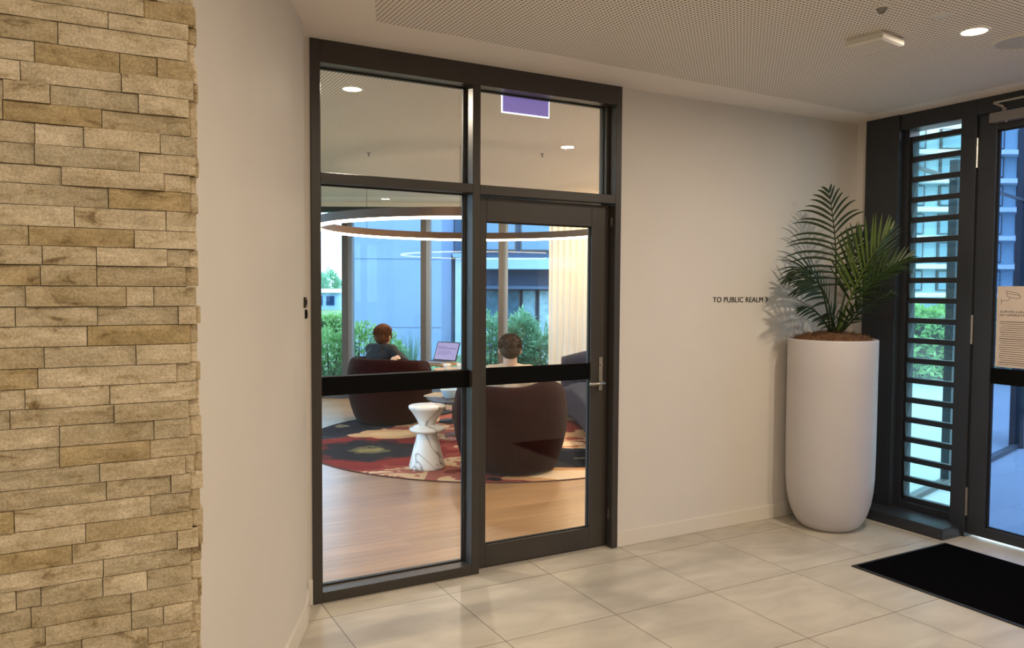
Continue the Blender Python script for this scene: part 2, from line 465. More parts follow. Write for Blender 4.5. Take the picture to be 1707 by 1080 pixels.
TINTS = {0: [.55, .15], 1: [.7, .75], 2: [.3, .8], 3: [.7, .12, .2, .2], 4: [.75, .7], 5: [.5, .65, .45, .75], 6: [.3, .05, .3], 7: [.5, .85, .6, .4], 8: [.4, .45, .55], 9: [.75, .7, .9], 10: [.45, .1], 11: [.8, .75, .7], 12: [.1, .75], 13: [.5, .55, .75, .5], 14: [.2, .3, .35], 15: [.45, .3, .7, .35], 16: [.55, .45, .55], 17: [.85, .12], 18: [.3, .45, .75], 19: [.2, .8, .75], 20: [.7, .85, .85], 21: [.4, .55, .35], 22: [.6, .35, .4], 23: [.5, .2, .6], 24: [.5, .6, .5], 25: [.35, .5, .5], 26: [.2, .75, .4], 27: [.7, .25], 28: [.2, .65, .75], 29: [.55, .35], 30: [.7, .5, .5, .8, .4], 31: [.4, .35, .55], 32: [.5, .55, .45, .6], 33: [.5, .5, .6]}
def build_stone():
    rnd = random.Random(11)
    rows = [(a, b, xs, TINTS.get(i)) for i, (a, b, xs) in enumerate(ROWS)]
    z = rows[0][1]
    while z < H:
        h = rnd.uniform(0.03, 0.037); z2 = min(z+h, H)
        xs = [-1.0+rnd.uniform(-.06, .06), -0.88+rnd.uniform(-.04, .04), -0.793+rnd.uniform(-.008, .008)]
        rows.append((z, z2, xs, None)); z = z2
    z = 0.887
    while z > 0:
        h = rnd.uniform(0.03, 0.037); z2 = max(z-h, 0)
        xs = [-1.0+rnd.uniform(-.06, .06), -0.88+rnd.uniform(-.04, .04), -0.795+rnd.uniform(-.008, .008)]
        rows.append((z2, z, xs, None)); z = z2
    mb = MB()
    F = -2.215
    def stone(x0, x1, z0, z1, dep, tint):
        g = 0.0006
        x0 += g; x1 -= g; z0 += g; z1 -= g
        nx = max(3, int((x1-x0)/0.012)); nz = 4
        s = rnd.uniform(0, 100); tx = rnd.uniform(-.002, .002); tz = rnd.uniform(-.0015, .0015)
        vs = []; fs = []
        for j in range(nz+1):
            for i in range(nx+1):
                u = i/nx; w = j/nz
                x = x0+(x1-x0)*u; z = z0+(z1-z0)*w
                d = noise.noise(Vector((x*18, s, z*26)))*0.0055 + noise.noise(Vector((x*55, s+7, z*70)))*0.002
                d += tx*(u-.5)*2 + tz*(w-.5)*2
                if i in (0, nx) or j in (0, nz): d = d*0.7 - 0.0006
                vs.append((x, F - dep - d, z))
        for j in range(nz):
            for i in range(nx):
                a = j*(nx+1)+i
                fs.append((a, a+1, a+nx+2, a+nx+1))
        n0 = len(vs)
        rim = [i for i in range(nx+1)] + [(j+1)*(nx+1)-1 for j in range(1, nz+1)] + [nz*(nx+1)+i for i in range(nx-1, -1, -1)] + [j*(nx+1) for j in range(nz-1, 0, -1)]
        for k in rim:
            v = vs[k]; vs.append((v[0], F+0.04, v[2]))
        L = len(rim)
        for k in range(L):
            fs.append((rim[k], n0+k, n0+(k+1) % L, rim[(k+1) % L]))
        mb.add(vs, fs, tint)
    for z0, z1, xs, tt in rows:
        edges = []; x = xs[0]
        while x > -2.2:
            x -= rnd.uniform(.12, .26); edges.insert(0, max(x, -2.2))
        ed = edges + xs
        k0 = len(edges)
        for i in range(len(ed)-1):
            t = tt[i-k0+1] if (tt and i-k0+1 >= 0 and i-k0+1 < len(tt)) else rnd.choice((.15, .3, .45, .55, .65, .75, .85))
            stone(ed[i], ed[i+1], z0, z1, rnd.choice((0, 0.002, 0.004, 0.006, 0.008)), min(1, max(0, t+rnd.uniform(-.04, .04))))
        # ledgestone of the end face: short returns set back behind the front
        stone2 = (xs[-1], -0.7815+rnd.uniform(-.005, .004))
        vs = []
        a, c = stone2
        yb = F + rnd.uniform(.010, .018)
        mb.box((a-0.02, yb, z0+.0006), (c, F+0.2, z1-.0006), tint=rnd.choice((.3, .5, .6, .75, .85)))
    o = mb.build('wall_stone', M['stone'], tint=True)
    tag(o, 'tan split face stacked stone column at the left edge', 'wall', kind='structure')
    struct(MB().box((-2.25, F+0.03, 0), (-0.80, -2.0, H)), 'wall_column', M['plaster'], 'masonry core behind the stacked stone', 'wall')
build_stone()

# ------------------------------------------------------------------ GLAZED PARTITION (window_1) AND LOUNGE DOOR (door_1)
w1 = empty('window_1', (0, 0, 0), 'dark bronze glazed partition between foyer and lounge', 'window', kind='structure')
Y0, Y1, YG = -0.012, 0.125, 0.085
def part(name, mat, parent, *boxes, bevel=0.0025, smooth=False):
    mb = MB()
    for a, b in boxes: mb.box(a, b)
    return mb.build(name, mat, parent, bevel=bevel, smooth=smooth)
part('stile', M['alu'], w1, ((0.0, Y0, 0), (0.047, Y1, H)))
part('stile', M['alu'], w1, ((1.768, Y0, 0), (1.8085, Y1, H)), ((1.745, 0.05, 2.05), (1.768, Y1, H)), ((1.757, 0.1, 0), (1.768, Y1, 2.05)))
part('head_rail', M['alu'], w1, ((0.047, Y0, 2.592), (1.768, Y1, H)))
part('mullion', M['alu'], w1, ((0.848, Y0, 0), (0.893, Y1, 2.592)), ((0.838, 0.07, 0.05), (0.848, 0.1, 2.592)))
part('transom_rail', M['alu'], w1, ((0.047, Y0, 2.032), (0.848, Y1, 2.078)), ((0.893, Y0, 2.026), (1.768, Y1, 2.076)))
part('sill_rail', M['alu'], w1, ((0.047, Y0, 0), (0.848, Y1, 0.052)))
for a, b in (((0.047, 0, 0.052), (0.838, 0, 2.032)), ((0.047, 0, 2.078), (0.838, 0, 2.592)), ((0.893, 0, 2.076), (1.745, 0, 2.592))):
    part('gasket', M['gasket'], w1, ((a[0], YG-.009, a[2]), (a[0]+.005, YG+.009, b[2])), ((b[0]-.005, YG-.009, a[2]), (b[0], YG+.009, b[2])),
         ((a[0], YG-.009, a[2]), (b[0], YG+.009, a[2]+.006)), ((a[0], YG-.009, b[2]-.006), (b[0], YG+.009, b[2])), bevel=0)
    part('glass_pane', M['glass'], w1, ((a[0], YG-.003, a[2]), (b[0], YG+.003, b[2])), bevel=0)
o = part('safety_band', M['black'], w1, ((0.047, 0.022, 1.006), (0.848, YG-.003, 1.097)), bevel=0.001); o['label'] = 'black midrail band across the fixed pane'
part('lock_strike', M['steel'], w1, ((1.764, 0.02, 1.90), (1.7685, 0.035, 1.95)), bevel=0.001)
part('lock_strike', M['steel'], w1, ((1.764, 0.02, 0.17), (1.7685, 0.035, 0.23)), bevel=0.001)

d1 = empty('door_1', (0.90, 0.07, 0), 'dark bronze framed glass door into the lounge', 'door', kind='structure')
DX0, DX1 = 0.897, 1.764; DY0, DY1 = 0.048, 0.093
part('leaf_frame', M['alu'], d1, ((DX0, DY0, 0.006), (0.961, DY1, 2.02)), ((1.645, DY0, 0.006), (DX1, DY1, 2.02)), ((0.961, DY0, 0.006), (1.645, DY1, 0.128)), ((0.961, DY0, 1.892), (1.645, DY1, 2.02)))
part('gasket', M['gasket'], d1, ((0.961, .062, .128), (0.966, .078, 1.892)), ((1.640, .062, .128), (1.645, .078, 1.892)), ((0.961, .062, .128), (1.645, .078, .134)), ((0.961, .062, 1.886), (1.645, .078, 1.892)), bevel=0)
part('glass_pane', M['glass'], d1, ((0.961, .067, .128), (1.645, .073, 1.892)), bevel=0)
o = part('safety_band', M['black'], d1, ((0.961, 0.056, 1.004), (1.645, .067, 1.100)), bevel=0.001); o['label'] = 'black midrail band across the door glass'
hb = part('handle_plate', M['steel'], d1, ((1.700, 0.040, 0.937), (1.726, DY0, 1.132)), bevel=0.002)
MB().tube([(1.713, 0.046, 0.984), (1.713, -0.004, 0.984), (1.706, -0.012, 0.984), (1.60, -0.014, 0.984)], 0.0085, 10).build('lever', M['steel'], hb, smooth=True)
MB().tube([(1.713, 0.0405, 1.09), (1.713, 0.032, 1.09)], 0.009, 12).build('lock_cylinder', M['steel'], hb)

# exit sign: edge lit blade above the door on the lounge side
es = empty('exit_sign', (1.256, 0.15, 2.505), 'edge lit purple exit sign blade hanging above the lounge door', 'sign')
m, nt_, b_ = new_mat('violet acrylic'); b_.inputs['Base Color'].default_value = (0.16, 0.12, 0.36, 1); b_.inputs['Roughness'].default_value = 0.25
b_.inputs['Emission Color'].default_value = (0.33, 0.25, 0.66, 1); b_.inputs['Emission Strength'].default_value = 0.52
M['violet'] = m
M['edge_glow'] = emat('glowing acrylic edge', (0.70, 0.80, 1.0), 1.9)
part('panel', M['violet'], es, ((1.107, 0.146, 2.512), (1.405, 0.154, 2.69)), bevel=0)
o = part('lit_edge', M['edge_glow'], es, ((1.102, 0.145, 2.506), (1.107, 0.155, 2.69)), ((1.405, 0.145, 2.506), (1.410, 0.155, 2.69)), ((1.107, 0.145, 2.506), (1.405, 0.155, 2.512)), bevel=0)
o['label'] = 'blue white glowing rim'
part('housing', M['white_plastic'], es, ((1.10, 0.128, 2.69), (1.412, 0.172, 2.70)), bevel=0)

# ------------------------------------------------------------------ WALL THINGS IN THE FOYER
def text_mesh(name, s, size, mat, parent, mtx, extrude=0.002, spacing=1.0, bold=0.0):
    cu = bpy.data.curves.new(name, 'FONT')
    cu.body = s; cu.size = size; cu.extrude = extrude; cu.space_character = spacing; cu.offset = bold
    ob = bpy.data.objects.new(name + '_tmp', cu)
    col.objects.link(ob)
    dg = bpy.context.evaluated_depsgraph_get()
    me = bpy.data.meshes.new_from_object(ob.evaluated_get(dg))
    bpy.data.objects.remove(ob)
    me.name = name
    xs = [v.co.x for v in me.vertices]; 
    me.transform(mtx(min(xs), max(xs)))
    me.materials.clear(); me.materials.append(mat)
    o = bpy.data.objects.new(name, me); col.objects.link(o)
    if parent is not None: o.parent = parent
    return o
M['letter'] = pmat('black letter', (0.02, 0.014, 0.008), 0.5)
sign = empty('wall_lettering', (2.784, -0.002, 1.452), 'small black lettering reading TO PUBLIC REALM on white wall', 'sign')
WL = 0.436
def mt(a, b):
    return Matrix.Translation((-0.245, 0, 0)) @ Matrix.Rotation(math.pi/2, 4, 'X') @ Matrix.Scale(WL/(b-a), 4, (1,0,0)) @ Matrix.Translation((-a, 0, 0))
_t = text_mesh('word', 'TO PUBLIC REALM', 0.0485, M['letter'], sign, mt, 0.0015, 1.06, 0.0)
def split_words(o, n):
    me = o.data; xs = sorted(v.co.x for v in me.vertices)
    gaps = sorted(sorted(((b-a, (a+b)/2) for a, b in zip(xs, xs[1:])), reverse=True)[:n-1], key=lambda g: g[1])
    cuts = [g[1] for g in gaps]
    for k in range(n):
        lo = cuts[k-1] if k else -9; hi = cuts[k] if k < n-1 else 9
        bm = bmesh.new(); bm.from_mesh(me)
        bmesh.ops.delete(bm, geom=[v for v in bm.verts if not lo < v.co.x < hi], context='VERTS')
        m2 = bpy.data.meshes.new('word'); bm.to_mesh(m2); bm.free(); m2.materials.append(M['letter'])
        c = bpy.data.objects.new('word', m2); col.objects.link(c); c.parent = o.parent
    bpy.data.objects.remove(o)
split_words(_t, 3)
mb = MB()
for s in (1, -1):
    A = [(0.214+2.784, 1.4695+s*.0175), (0.222+2.784, 1.4695+s*.0175), (0.2385+2.784, 1.4695), (0.2295+2.784, 1.4695)]
    vs = [(x, -.0035, z) for x, z in A] + [(x, -.0005, z) for x, z in A]
    mb.add(vs, [(0,1,2,3), (4,5,6,7), (0,1,5,4), (1,2,6,5), (2,3,7,6), (3,0,4,7)])
mb.build('arrow', M['letter'], sign)

def on_curve(y):
    for a, b in zip(CW, CW[1:]):
        if b.y <= y <= a.y:
            t = (b-a).normalized(); n = Vector((-t.y, t.x, 0))
            return a + (b-a)*((a.y-y)/(a.y-b.y)), t, n
def wall_plate(y, z0, z1, w, label, name, mat, cat):
    p, t, n = on_curve(y)
    e = empty(name, (p.x, p.y, z0), label, cat)
    ang = math.atan2(t.y, t.x)
    e.rotation_euler = (0, 0, ang)
    mb = MB().box((-w/2, 0.0005, 0), (w/2, 0.009, z1-z0))
    mb.build('plate', mat, e, world=False, bevel=0.001)
    return e
e = wall_plate(-0.165, 1.440, 1.487, 0.090, 'black square switch plate at the edge of the curved wall', 'switch_plate', M['letter'], 'switch')
MB().box((-0.03, 0.009, 0.012), (0.03, 0.0115, 0.036)).build('rocker', M['black'], e, world=False)
e = wall_plate(-0.125, 1.388, 1.430, 0.030, 'slim black reader below the square switch plate', 'card_reader', M['black'], 'reader')
MB().box((-0.006, 0.009, 0.006), (0.006, 0.012, 0.036)).build('sensor_window', M['letter'], e, world=False)

# ------------------------------------------------------------------ CEILING THINGS
def downlight(x, y, power, label, visible_group=None, col_=WARM, r=0.052, z=H, spot=None):
    t = empty('downlight', (x, y, z), label, 'ceiling light', visible_group)
    MB().lathe([(r, -0.0005), (r, -0.004), (r+.010, -0.004), (r+.014, -0.0005)], seg=36).build('trim_ring', M['white_plastic'], t, world=False, smooth=True)
    MB().lathe([(0, -0.0020), (r, -0.0020), (r, -0.0006), (0, -0.0006)], seg=36).build('diffuser', M['lamp'], t, world=False)
    ld = bpy.data.lights.new('lamp_light', 'AREA'); ld.shape = 'DISK'; ld.size = 2*r*0.95; ld.energy = power; ld.color = col_
    ld.spread = math.radians(spot or 178)
    lo = bpy.data.objects.new('lamp_light', ld); col.objects.link(lo); lo.parent = t; lo.location = (0, 0, -0.006)
    return t
downlight(2.581, -1.594, FOYER_W, 'glowing round downlight in the foyer ceiling near the entrance door')
for x, y, w_ in ((0.6, -2.6, 'stone column'), (2.6, -3.6, 'white right wall'), (0.6, -4.9, 'middle of the room'), (2.6, -6.0, 'back right corner'), (-1.4, -4.0, 'stone face'), (-1.6, -6.2, 'back left corner')):
    downlight(x, y, FOYER_W, 'round downlight in the foyer ceiling above the ' + w_)

dt = empty('smoke_detector', (2.284, -1.309, H), 'square white detector box on the perforated foyer ceiling', 'detector', rz=math.radians(9))
MB().box((-0.095, -0.082, -0.008), (0.095, 0.082, 0)).build('base_plate', M['white_plastic'], dt, world=False)
mb = MB()
a0, a1 = 0.098, 0.085; b0, b1 = 0.088, 0.075
mb.add([(-a0, -b0, -0.010), (a0, -b0, -0.010), (a0, b0, -0.010), (-a0, b0, -0.010), (-a0, -b0, -0.034), (a0, -b0, -0.034), (a0, b0, -0.034), (-a0, b0, -0.034), (-a1, -b1, -0.040), (a1, -b1, -0.040), (a1, b1, -0.040), (-a1, b1, -0.040)],
       [(0, 1, 2, 3), (8, 11, 10, 9)] + [(i, 4+i, 4+(i+1) % 4, (i+1) % 4) for i in range(4)] + [(4+i, 8+i, 8+(i+1) % 4, 4+(i+1) % 4) for i in range(4)])
mb.build('cover', M['white_plastic'], dt, world=False)
sp = empty('sprinkler', (1.954, -1.585, H), 'small conical sprinkler head left of the square detector', 'sprinkler')
MB().lathe([(0.0, -0.024), (0.012, -0.024), (0.014, -0.021), (0.020, -0.012), (0.024, -0.006)], seg=20).build('head', M['silver'], sp, world=False, smooth=True)
MB().lathe([(0.008, -0.008), (0.030, -0.006), (0.034, 0.0)], seg=28).build('escutcheon', M['white_plastic'], sp, world=False, smooth=True)
sp = empty('sensor', (2.256, -1.64, H), 'small flush round sensor between detector box and downlight', 'sensor')
MB().lathe([(0, -0.005), (0.018, -0.005), (0.026, -0.003), (0.045, -0.003), (0.05, 0)], seg=30).build('body', M['white_plastic'], sp, world=False, smooth=True)
sp = empty('ceiling_speaker', (2.91, -1.63, H), 'flat round white speaker at the right of the downlight', 'speaker')
MB().lathe([(0.115, -0.002), (0.115, -0.010), (0.125, -0.010), (0.130, 0)], seg=40).build('rim', M['white_plastic'], sp, world=False, smooth=True)
MB().lathe([(0, -0.006), (0.115, -0.006), (0.115, 0.0)], seg=40).build('grille', pmat('grey speaker mesh', (0.5, 0.48, 0.45), 0.6), sp, world=False)

# ------------------------------------------------------------------ RIGHT FACADE: louvre window (window_2) and entrance door (door_2)
w2 = empty('window_2', (3.9, -0.47, 0), 'charcoal framed louvre window beside the entrance door', 'window', kind='structure')
part('pier', M['alu_dark'], w2, ((3.832, -0.352, 0.0), (3.99, -0.100, H)), bevel=0.003)
part('jamb', M['alu_dark'], w2, ((3.885, -0.392, 0.07), (3.99, -0.352, H)), bevel=0.002)
part('jamb', M['alu_dark'], w2, ((3.845, -0.862, 0.0), (3.99, -0.765, 2.70)), bevel=0.003)
part('head_rail', M['alu_dark'], w2, ((3.845, -0.765, 2.598), (3.99, -0.352, H)), bevel=0.003)
part('sill_box', M['alu_dark'], w2, ((3.650, -0.845, 0.0), (3.99, -0.100, 0.070)), bevel=0.004)
part('sill_rail', M['alu_dark'], w2, ((3.89, -0.765, 0.070), (3.99, -0.392, 0.108)), bevel=0.002)
# one blade each: a dark carrier rail, a tilted pane and its side clip
NB = 19; ZB0, ZB1 = 0.130, 2.535
dz = (ZB1-ZB0)/(NB-1)
for k in range(NB):
    z = ZB0 + k*dz
    b = part('blade_rail', M['alu_dark'], w2, ((3.905, -0.765, z-.017), (3.945, -0.392, z+.019)), bevel=0.003)
    if k < NB-1:
        mb = MB().add([(3.918, -0.765, z+.010), (3.918, -0.392, z+.010), (3.962, -0.392, z+dz-.004), (3.962, -0.765, z+dz-.004), (3.924, -0.765, z+.008), (3.924, -0.392, z+.008), (3.968, -0.392, z+dz-.006), (3.968, -0.765, z+dz-.006)],
                      [(0,1,2,3), (7,6,5,4), (0,4,5,1), (1,5,6,2), (2,6,7,3), (3,7,4,0)])
        mb.build('louvre_glass', M['glass_louvre'], b)
        mb = MB()
        yl = -0.392
        mb.add([(3.890, yl, z+dz-.012), (3.900, yl, z+.0), (3.972, yl, z+dz-.02), (3.972, yl, z+dz+.0), (3.890, yl-.020, z+dz-.012), (3.900, yl-.020, z+.0), (3.972, yl-.004, z+dz-.02), (3.972, yl-.004, z+dz+.0)],
               [(0,1,2,3), (7,6,5,4), (0,4,5,1), (1,5,6,2), (2,6,7,3), (3,7,4,0)])
        mb.build('blade_clip', M['gasket'], b)

d2 = empty('door_2', (3.868, -1.35, 0), 'charcoal framed glass entrance door at the right edge', 'door', kind='structure')
part('leaf_frame', M['alu_dark'], d2, ((3.865, -0.975, 0.022), (3.915, -0.864, 2.598)), ((3.865, -1.80, 0.022), (3.915, -1.70, 2.598)), ((3.865, -1.70, 0.022), (3.915, -0.975, 0.085)), ((3.865, -1.70, 2.497), (3.915, -0.975, 2.598)), bevel=0.003)
part('gasket', M['gasket'], d2, ((3.880, -0.986, .085), (3.895, -0.975, 2.497)), ((3.880, -1.70, .085), (3.895, -1.689, 2.497)), ((3.880, -1.70, .085), (3.895, -0.975, .093)), ((3.880, -1.70, 2.488), (3.895, -0.975, 2.497)), bevel=0)
part('glass_pane', M['glass_dark'], d2, ((3.886, -1.70, .085), (3.892, -0.975, 2.497)), bevel=0)
o = part('safety_band', M['black'], d2, ((3.878, -1.70, 0.972), (3.886, -0.975, 1.068)), bevel=0.001); o['label'] = 'black band across the entrance door glass'
for z0, z1 in ((2.285, 2.465), (1.206, 1.385), (0.136, 0.312)):
    hb = MB().tube([(3.857, -0.863, z0), (3.857, -0.863, z1)], 0.0095, 12).build('hinge', M['steel'], d2, smooth=False)
    hb['label'] = 'satin steel hinge barrel'
cb = part('closer_body', M['silver'], d2, ((3.808, -1.30, 2.533), (3.865, -0.955, 2.592)), bevel=0.004)
cb['label'] = 'grey door closer'
MB().tube([(3.836, -1.03, 2.592), (3.836, -1.03, 2.615)], 0.014, 12).build('spindle', M['silver'], cb)
mb = MB(); mb.tube([(3.836, -1.03, 2.618), (3.84, -0.965, 2.655)], 0.0085, 8); mb.tube([(3.84, -0.965, 2.655), (3.85, -1.30, 2.66)], 0.0085, 8)
mb.build('closer_arm', M['steel'], cb)
MB().lathe([(0, -0.004), (0.006, -0.004), (0.006, 0.0)], c=(3.83, -1.045, 2.533), seg=14).build('adjust_screw', pmat('white plug', (.8, .8, .8), .4), cb)
w4 = empty('trim_2', (3.9, -1.8, 2.6), 'charcoal head rail and side post around the entrance door', 'door frame', kind='structure')
part('head_rail', M['alu_dark'], w4, ((3.845, -2.75, 2.603), (3.99, -0.862, H)), bevel=0.003)
part('side_post', M['alu_dark'], w4, ((3.845, -2.75, 0), (3.99, -1.806, 2.603)), bevel=0.003)

# surveillance notice on the door glass
nx = 3.8795
nc = empty('notice', (nx, -1.17, 1.08), 'beige printed camera surveillance notice taped to the entrance door glass', 'notice')
M['paper'] = pmat('cream paper', (0.62, 0.52, 0.45), 0.7, noise_amt=0.03)
M['ink'] = pmat('brown black ink', (0.05, 0.038, 0.033), 0.7)
part('sheet', M['paper'], nc, ((nx, -1.345, 1.078), (nx+.0015, -0.998, 1.562)), bevel=0)
def notice_text():
    mb = MB(); x = nx-.0006; rnd = random.Random(4)
    z = 1.352
    for i in range(21):
        y0 = -1.018; y1 = -1.018 - rnd.uniform(0.24, 0.30)
        h = 0.0026 if i not in (0, 8, 19) else 0.0036
        if i % 4 == 2: y0 -= .01
        mb.box((x, y1, z-h), (x+.0004, y0, z))
        z -= 0.0128
    mb.build('text_lines', M['ink'], nc)
    # camera pictogram: a bullet camera on a bracket
    mb = MB()
    def line(pts, w=0.0022):
        for (a, b), (c, d) in zip(pts, pts[1:]):
            A = Vector((x, a, b)); B = Vector((x, c, d)); t = (B-A).normalized(); n = Vector((0, -t.z, t.y))*w/2
            vs = [A-n, A+n, B+n, B-n]
            mb.add([*vs, *[v+Vector((.0004, 0, 0)) for v in vs]], [(0,1,2,3), (7,6,5,4), (0,4,5,1), (1,5,6,2), (2,6,7,3), (3,7,4,0)])
    Yk = -1.018
    line([(Yk-.030, 1.535), (Yk-.036, 1.520), (Yk-.110, 1.508), (Yk-.116, 1.496), (Yk-.098, 1.488), (Yk-.040, 1.500), (Yk-.036, 1.520)])
    line([(Yk-.030, 1.535), (Yk-.100, 1.520), (Yk-.110, 1.508)])
    line([(Yk-.055, 1.497), (Yk-.048, 1.478), (Yk-.006, 1.474)])
    line([(Yk-.006, 1.486), (Yk-.006, 1.452)])
    mb.build('camera_pictogram', M['ink'], nc)
notice_text()
for s, z in (('SURVEILLANCE CAMERAS', 1.404), ('IN OPERATION ON SITE', 1.384)):
    def mt2(a, b, z=z):
        return Matrix.Translation((-.0006, 0.152, z-1.08)) @ Matrix(((0,0,-1,0),(-1,0,0,0),(0,1,0,0),(0,0,0,1))) @ Matrix.Scale(0.29/(b-a), 4, (1,0,0)) @ Matrix.Translation((-a, 0, 0))
    text_mesh('heading', s, 0.0175, M['ink'], nc, mt2, 0.0002, 1.0, 0.0)

# floor mat
def mat_material():
    return pmat('black ribbed mat', (0.0035, 0.0035, 0.004), 0.95, spec=0.0, bump=0.4, bscale=220)
dm = empty('door_mat', (3.19, -1.75, 0), 'black rectangular entrance mat on the tiles before the door', 'mat')
part('pile', mat_material(), dm, ((2.79, -2.86, 0.0), (3.595, -0.905, 0.011)), bevel=0.003)
part('rubber_border', M['gasket'], dm, ((2.766, -2.885, 0.0), (3.617, -0.882, 0.006)), bevel=0.002)

# ------------------------------------------------------------------ POTTED PALM
PC = Vector((3.290, -0.300, 0))
palm = empty('potted_palm', PC, 'tall tapered white planter with dark green palm in the corner', 'plant')
def planter():
    m = pmat('matt white fibreglass', (0.56, 0.53, 0.54), 0.42, noise_amt=0.012, nscale=5)
    prof = [(0, 0), (0.150, 0.0), (0.166, 0.004), (0.190, 0.025), (0.213, 0.060), (0.235, 0.11), (0.252, 0.17), (0.264, 0.245), (0.2705, 0.34), (0.273, 0.5), (0.2735, 0.7), (0.2735, 1.0), (0.2745, 1.212), (0.2725, 1.2185), (0.268, 1.221), (0.262, 1.219), (0.259, 1.21), (0.257, 1.10), (0, 1.10)]
    return MB().lathe(prof, seg=72).build('planter', m, palm, world=False, smooth=True)
planter()
m_coir = pmat('brown coir mulch', (0.16, 0.075, 0.028), 0.95, noise_amt=0.5, nscale=90, bump=1.0, bscale=160)
def coir():
    mb = MB(); rnd = random.Random(2)
    prof = [(0.252, 1.205), (0.235, 1.222), (0.20, 1.238), (0.14, 1.252), (0.07, 1.262), (0, 1.265)]
    mb.lathe(prof, seg=40)
    for v in mb.v:
        v.z += noise.noise(v*26)*0.012
    for i in range(700):
        a = rnd.uniform(0, 6.283); r = 0.24*math.sqrt(rnd.random())
        p = Vector((r*math.cos(a), r*math.sin(a), 1.258 - 0.042*(r/0.24)**2))
        d = Vector((rnd.uniform(-1, 1), rnd.uniform(-1, 1), rnd.uniform(0.0, .9))).normalized()*rnd.uniform(.015, .04)
        if (p+d).xy.length > 0.25: continue
        mb.tube([p, p+d*.5+Vector((0, 0, .004)), p+d], [.0016, .0014, .0006], 4, caps=False)
    mb.build('mulch', m_coir, palm, world=False)
coir()
def leaf_material(name, c1, c2, rough=0.4):
    m, nt, b = new_mat(name)
    geo = sub(nt, 'ShaderNodeNewGeometry')
    n = sub(nt, 'ShaderNodeTexNoise'); n.inputs['Scale'].default_value = 9
    nt.links.new(geo.outputs['Position'], n.inputs['Vector'])
    mx = sub(nt, 'ShaderNodeMix', data_type='RGBA'); nt.links.new(n.outputs['Fac'], mx.inputs[0])
    mx.inputs[6].default_value = (*c1, 1); mx.inputs[7].default_value = (*c2, 1)
    nt.links.new(mx.outputs[2], b.inputs['Base Color'])
    b.inputs['Roughness'].default_value = rough
    tr = sub(nt, 'ShaderNodeBsdfTranslucent'); nt.links.new(mx.outputs[2], tr.inputs['Color'])
    ms = sub(nt, 'ShaderNodeMixShader'); ms.inputs[0].default_value = 0.25
    nt.links.new(b.outputs[0], ms.inputs[1]); nt.links.new(tr.outputs[0], ms.inputs[2])
    nt.links.new(ms.outputs[0], nt.nodes['Material Output'].inputs['Surface'])
    return m
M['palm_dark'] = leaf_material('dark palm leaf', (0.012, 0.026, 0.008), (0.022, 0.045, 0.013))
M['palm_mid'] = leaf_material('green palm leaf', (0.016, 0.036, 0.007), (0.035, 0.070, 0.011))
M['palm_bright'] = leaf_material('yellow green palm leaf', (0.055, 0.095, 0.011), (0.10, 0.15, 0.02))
PK = 0.003875
def pv(X, Z, D=0.0):
    """palm space: X across (HR), D along (HD), Z height; measured on the plant"""
    return HR*X + HD*D + Vector((0, 0, Z))
def bez(P, n):
    out = []
    for i in range(n+1):
        t = i/n
        Q = list(P)
        while len(Q) > 1: Q = [Q[k]*(1-t) + Q[k+1]*t for k in range(len(Q)-1)]
        out.append(Q[0])
    return out
def frond(ctrl, npairs, llen, start, mat, side, ang0=62, ang1=22, droop=0.35, width=0.011, seed=0, curl=0.0):
    """ctrl: rachis control points; side: direction across the blade; leaflets leave the rachis in two rows"""
    rnd = random.Random(seed)
    R = bez([pv(*c) for c in ctrl], 40)
    fr = MB()
    fr.tube(R[::2], [0.0065*(1-i/21)+0.0018 for i in range(21)], 6)
    root = fr.build('frond', mat, palm, world=False, smooth=True)
    mb = MB()
    sd = pv(*side).normalized() if len(side) == 3 else Vector(side)
    for i in range(npairs):
        t = start + (1-start)*(i/(npairs-1))*0.985
        k = min(int(t*40), 39); f = t*40-k
        p = R[k]*(1-f)+R[k+1]*f
        T = (R[k+1]-R[k]).normalized()
        S = (sd - T*sd.dot(T)).normalized()
        N = T.cross(S)
        u = i/(npairs-1)
        shape = math.sin(math.pi*min(1, 0.28+u*0.66))**0.8
        L = llen*shape*rnd.uniform(.92, 1.05)
        an = math.radians(ang0*(1-u) + ang1*u + rnd.uniform(-4, 4))
        for s in (1, -1):
            d = (T*math.cos(an) + S*s*math.sin(an) + N*(0.18+curl)).normalized()
            pts = []; n = 7
            for q in range(n+1):
                w = q/n
                pts.append(p + d*L*w + Vector((0, 0, -1))*droop*L*w**2.2*(0.6+0.4*abs(d.x*HR.x+d.y*HR.y)))
            hv = (T - d*T.dot(d)).normalized()
            vs = []; fs = []
            for q, c in enumerate(pts):
                w = q/n
                ww = width*(0.45+0.55*min(1, w*4))*(1-w**3)+0.0006
                tang = (pts[min(q+1, n)]-pts[max(q-1, 0)]).normalized()
                h2 = (hv - tang*hv.dot(tang)).normalized(); nn = tang.cross(h2)
                vs += [c - h2*ww + nn*ww*0.35, c, c + h2*ww + nn*ww*0.35]
            for q in range(n):
                a = q*3
                fs += [(a, a+1, a+4, a+3), (a+1, a+2, a+5, a+4)]
            mb.add(vs, fs)
    mb.build('leaflets', mat, root, world=False, smooth=True)
def PX(x, y, d=0.0):                    # size of the plant read off the picture's scale at its own distance
    return ((x-1388)*PK, 1.22+(563-y)*PK, d)
F = frond
# tall upright frond, broadside
F([PX(1386, 556), PX(1394, 470, -.02), PX(1388, 400, -.04), PX(1368, 322, -.08)], 17, 0.34, 0.34, M['palm_dark'], (1, 0, -0.1), 84, 24, 0.42, 0.0085, 1)
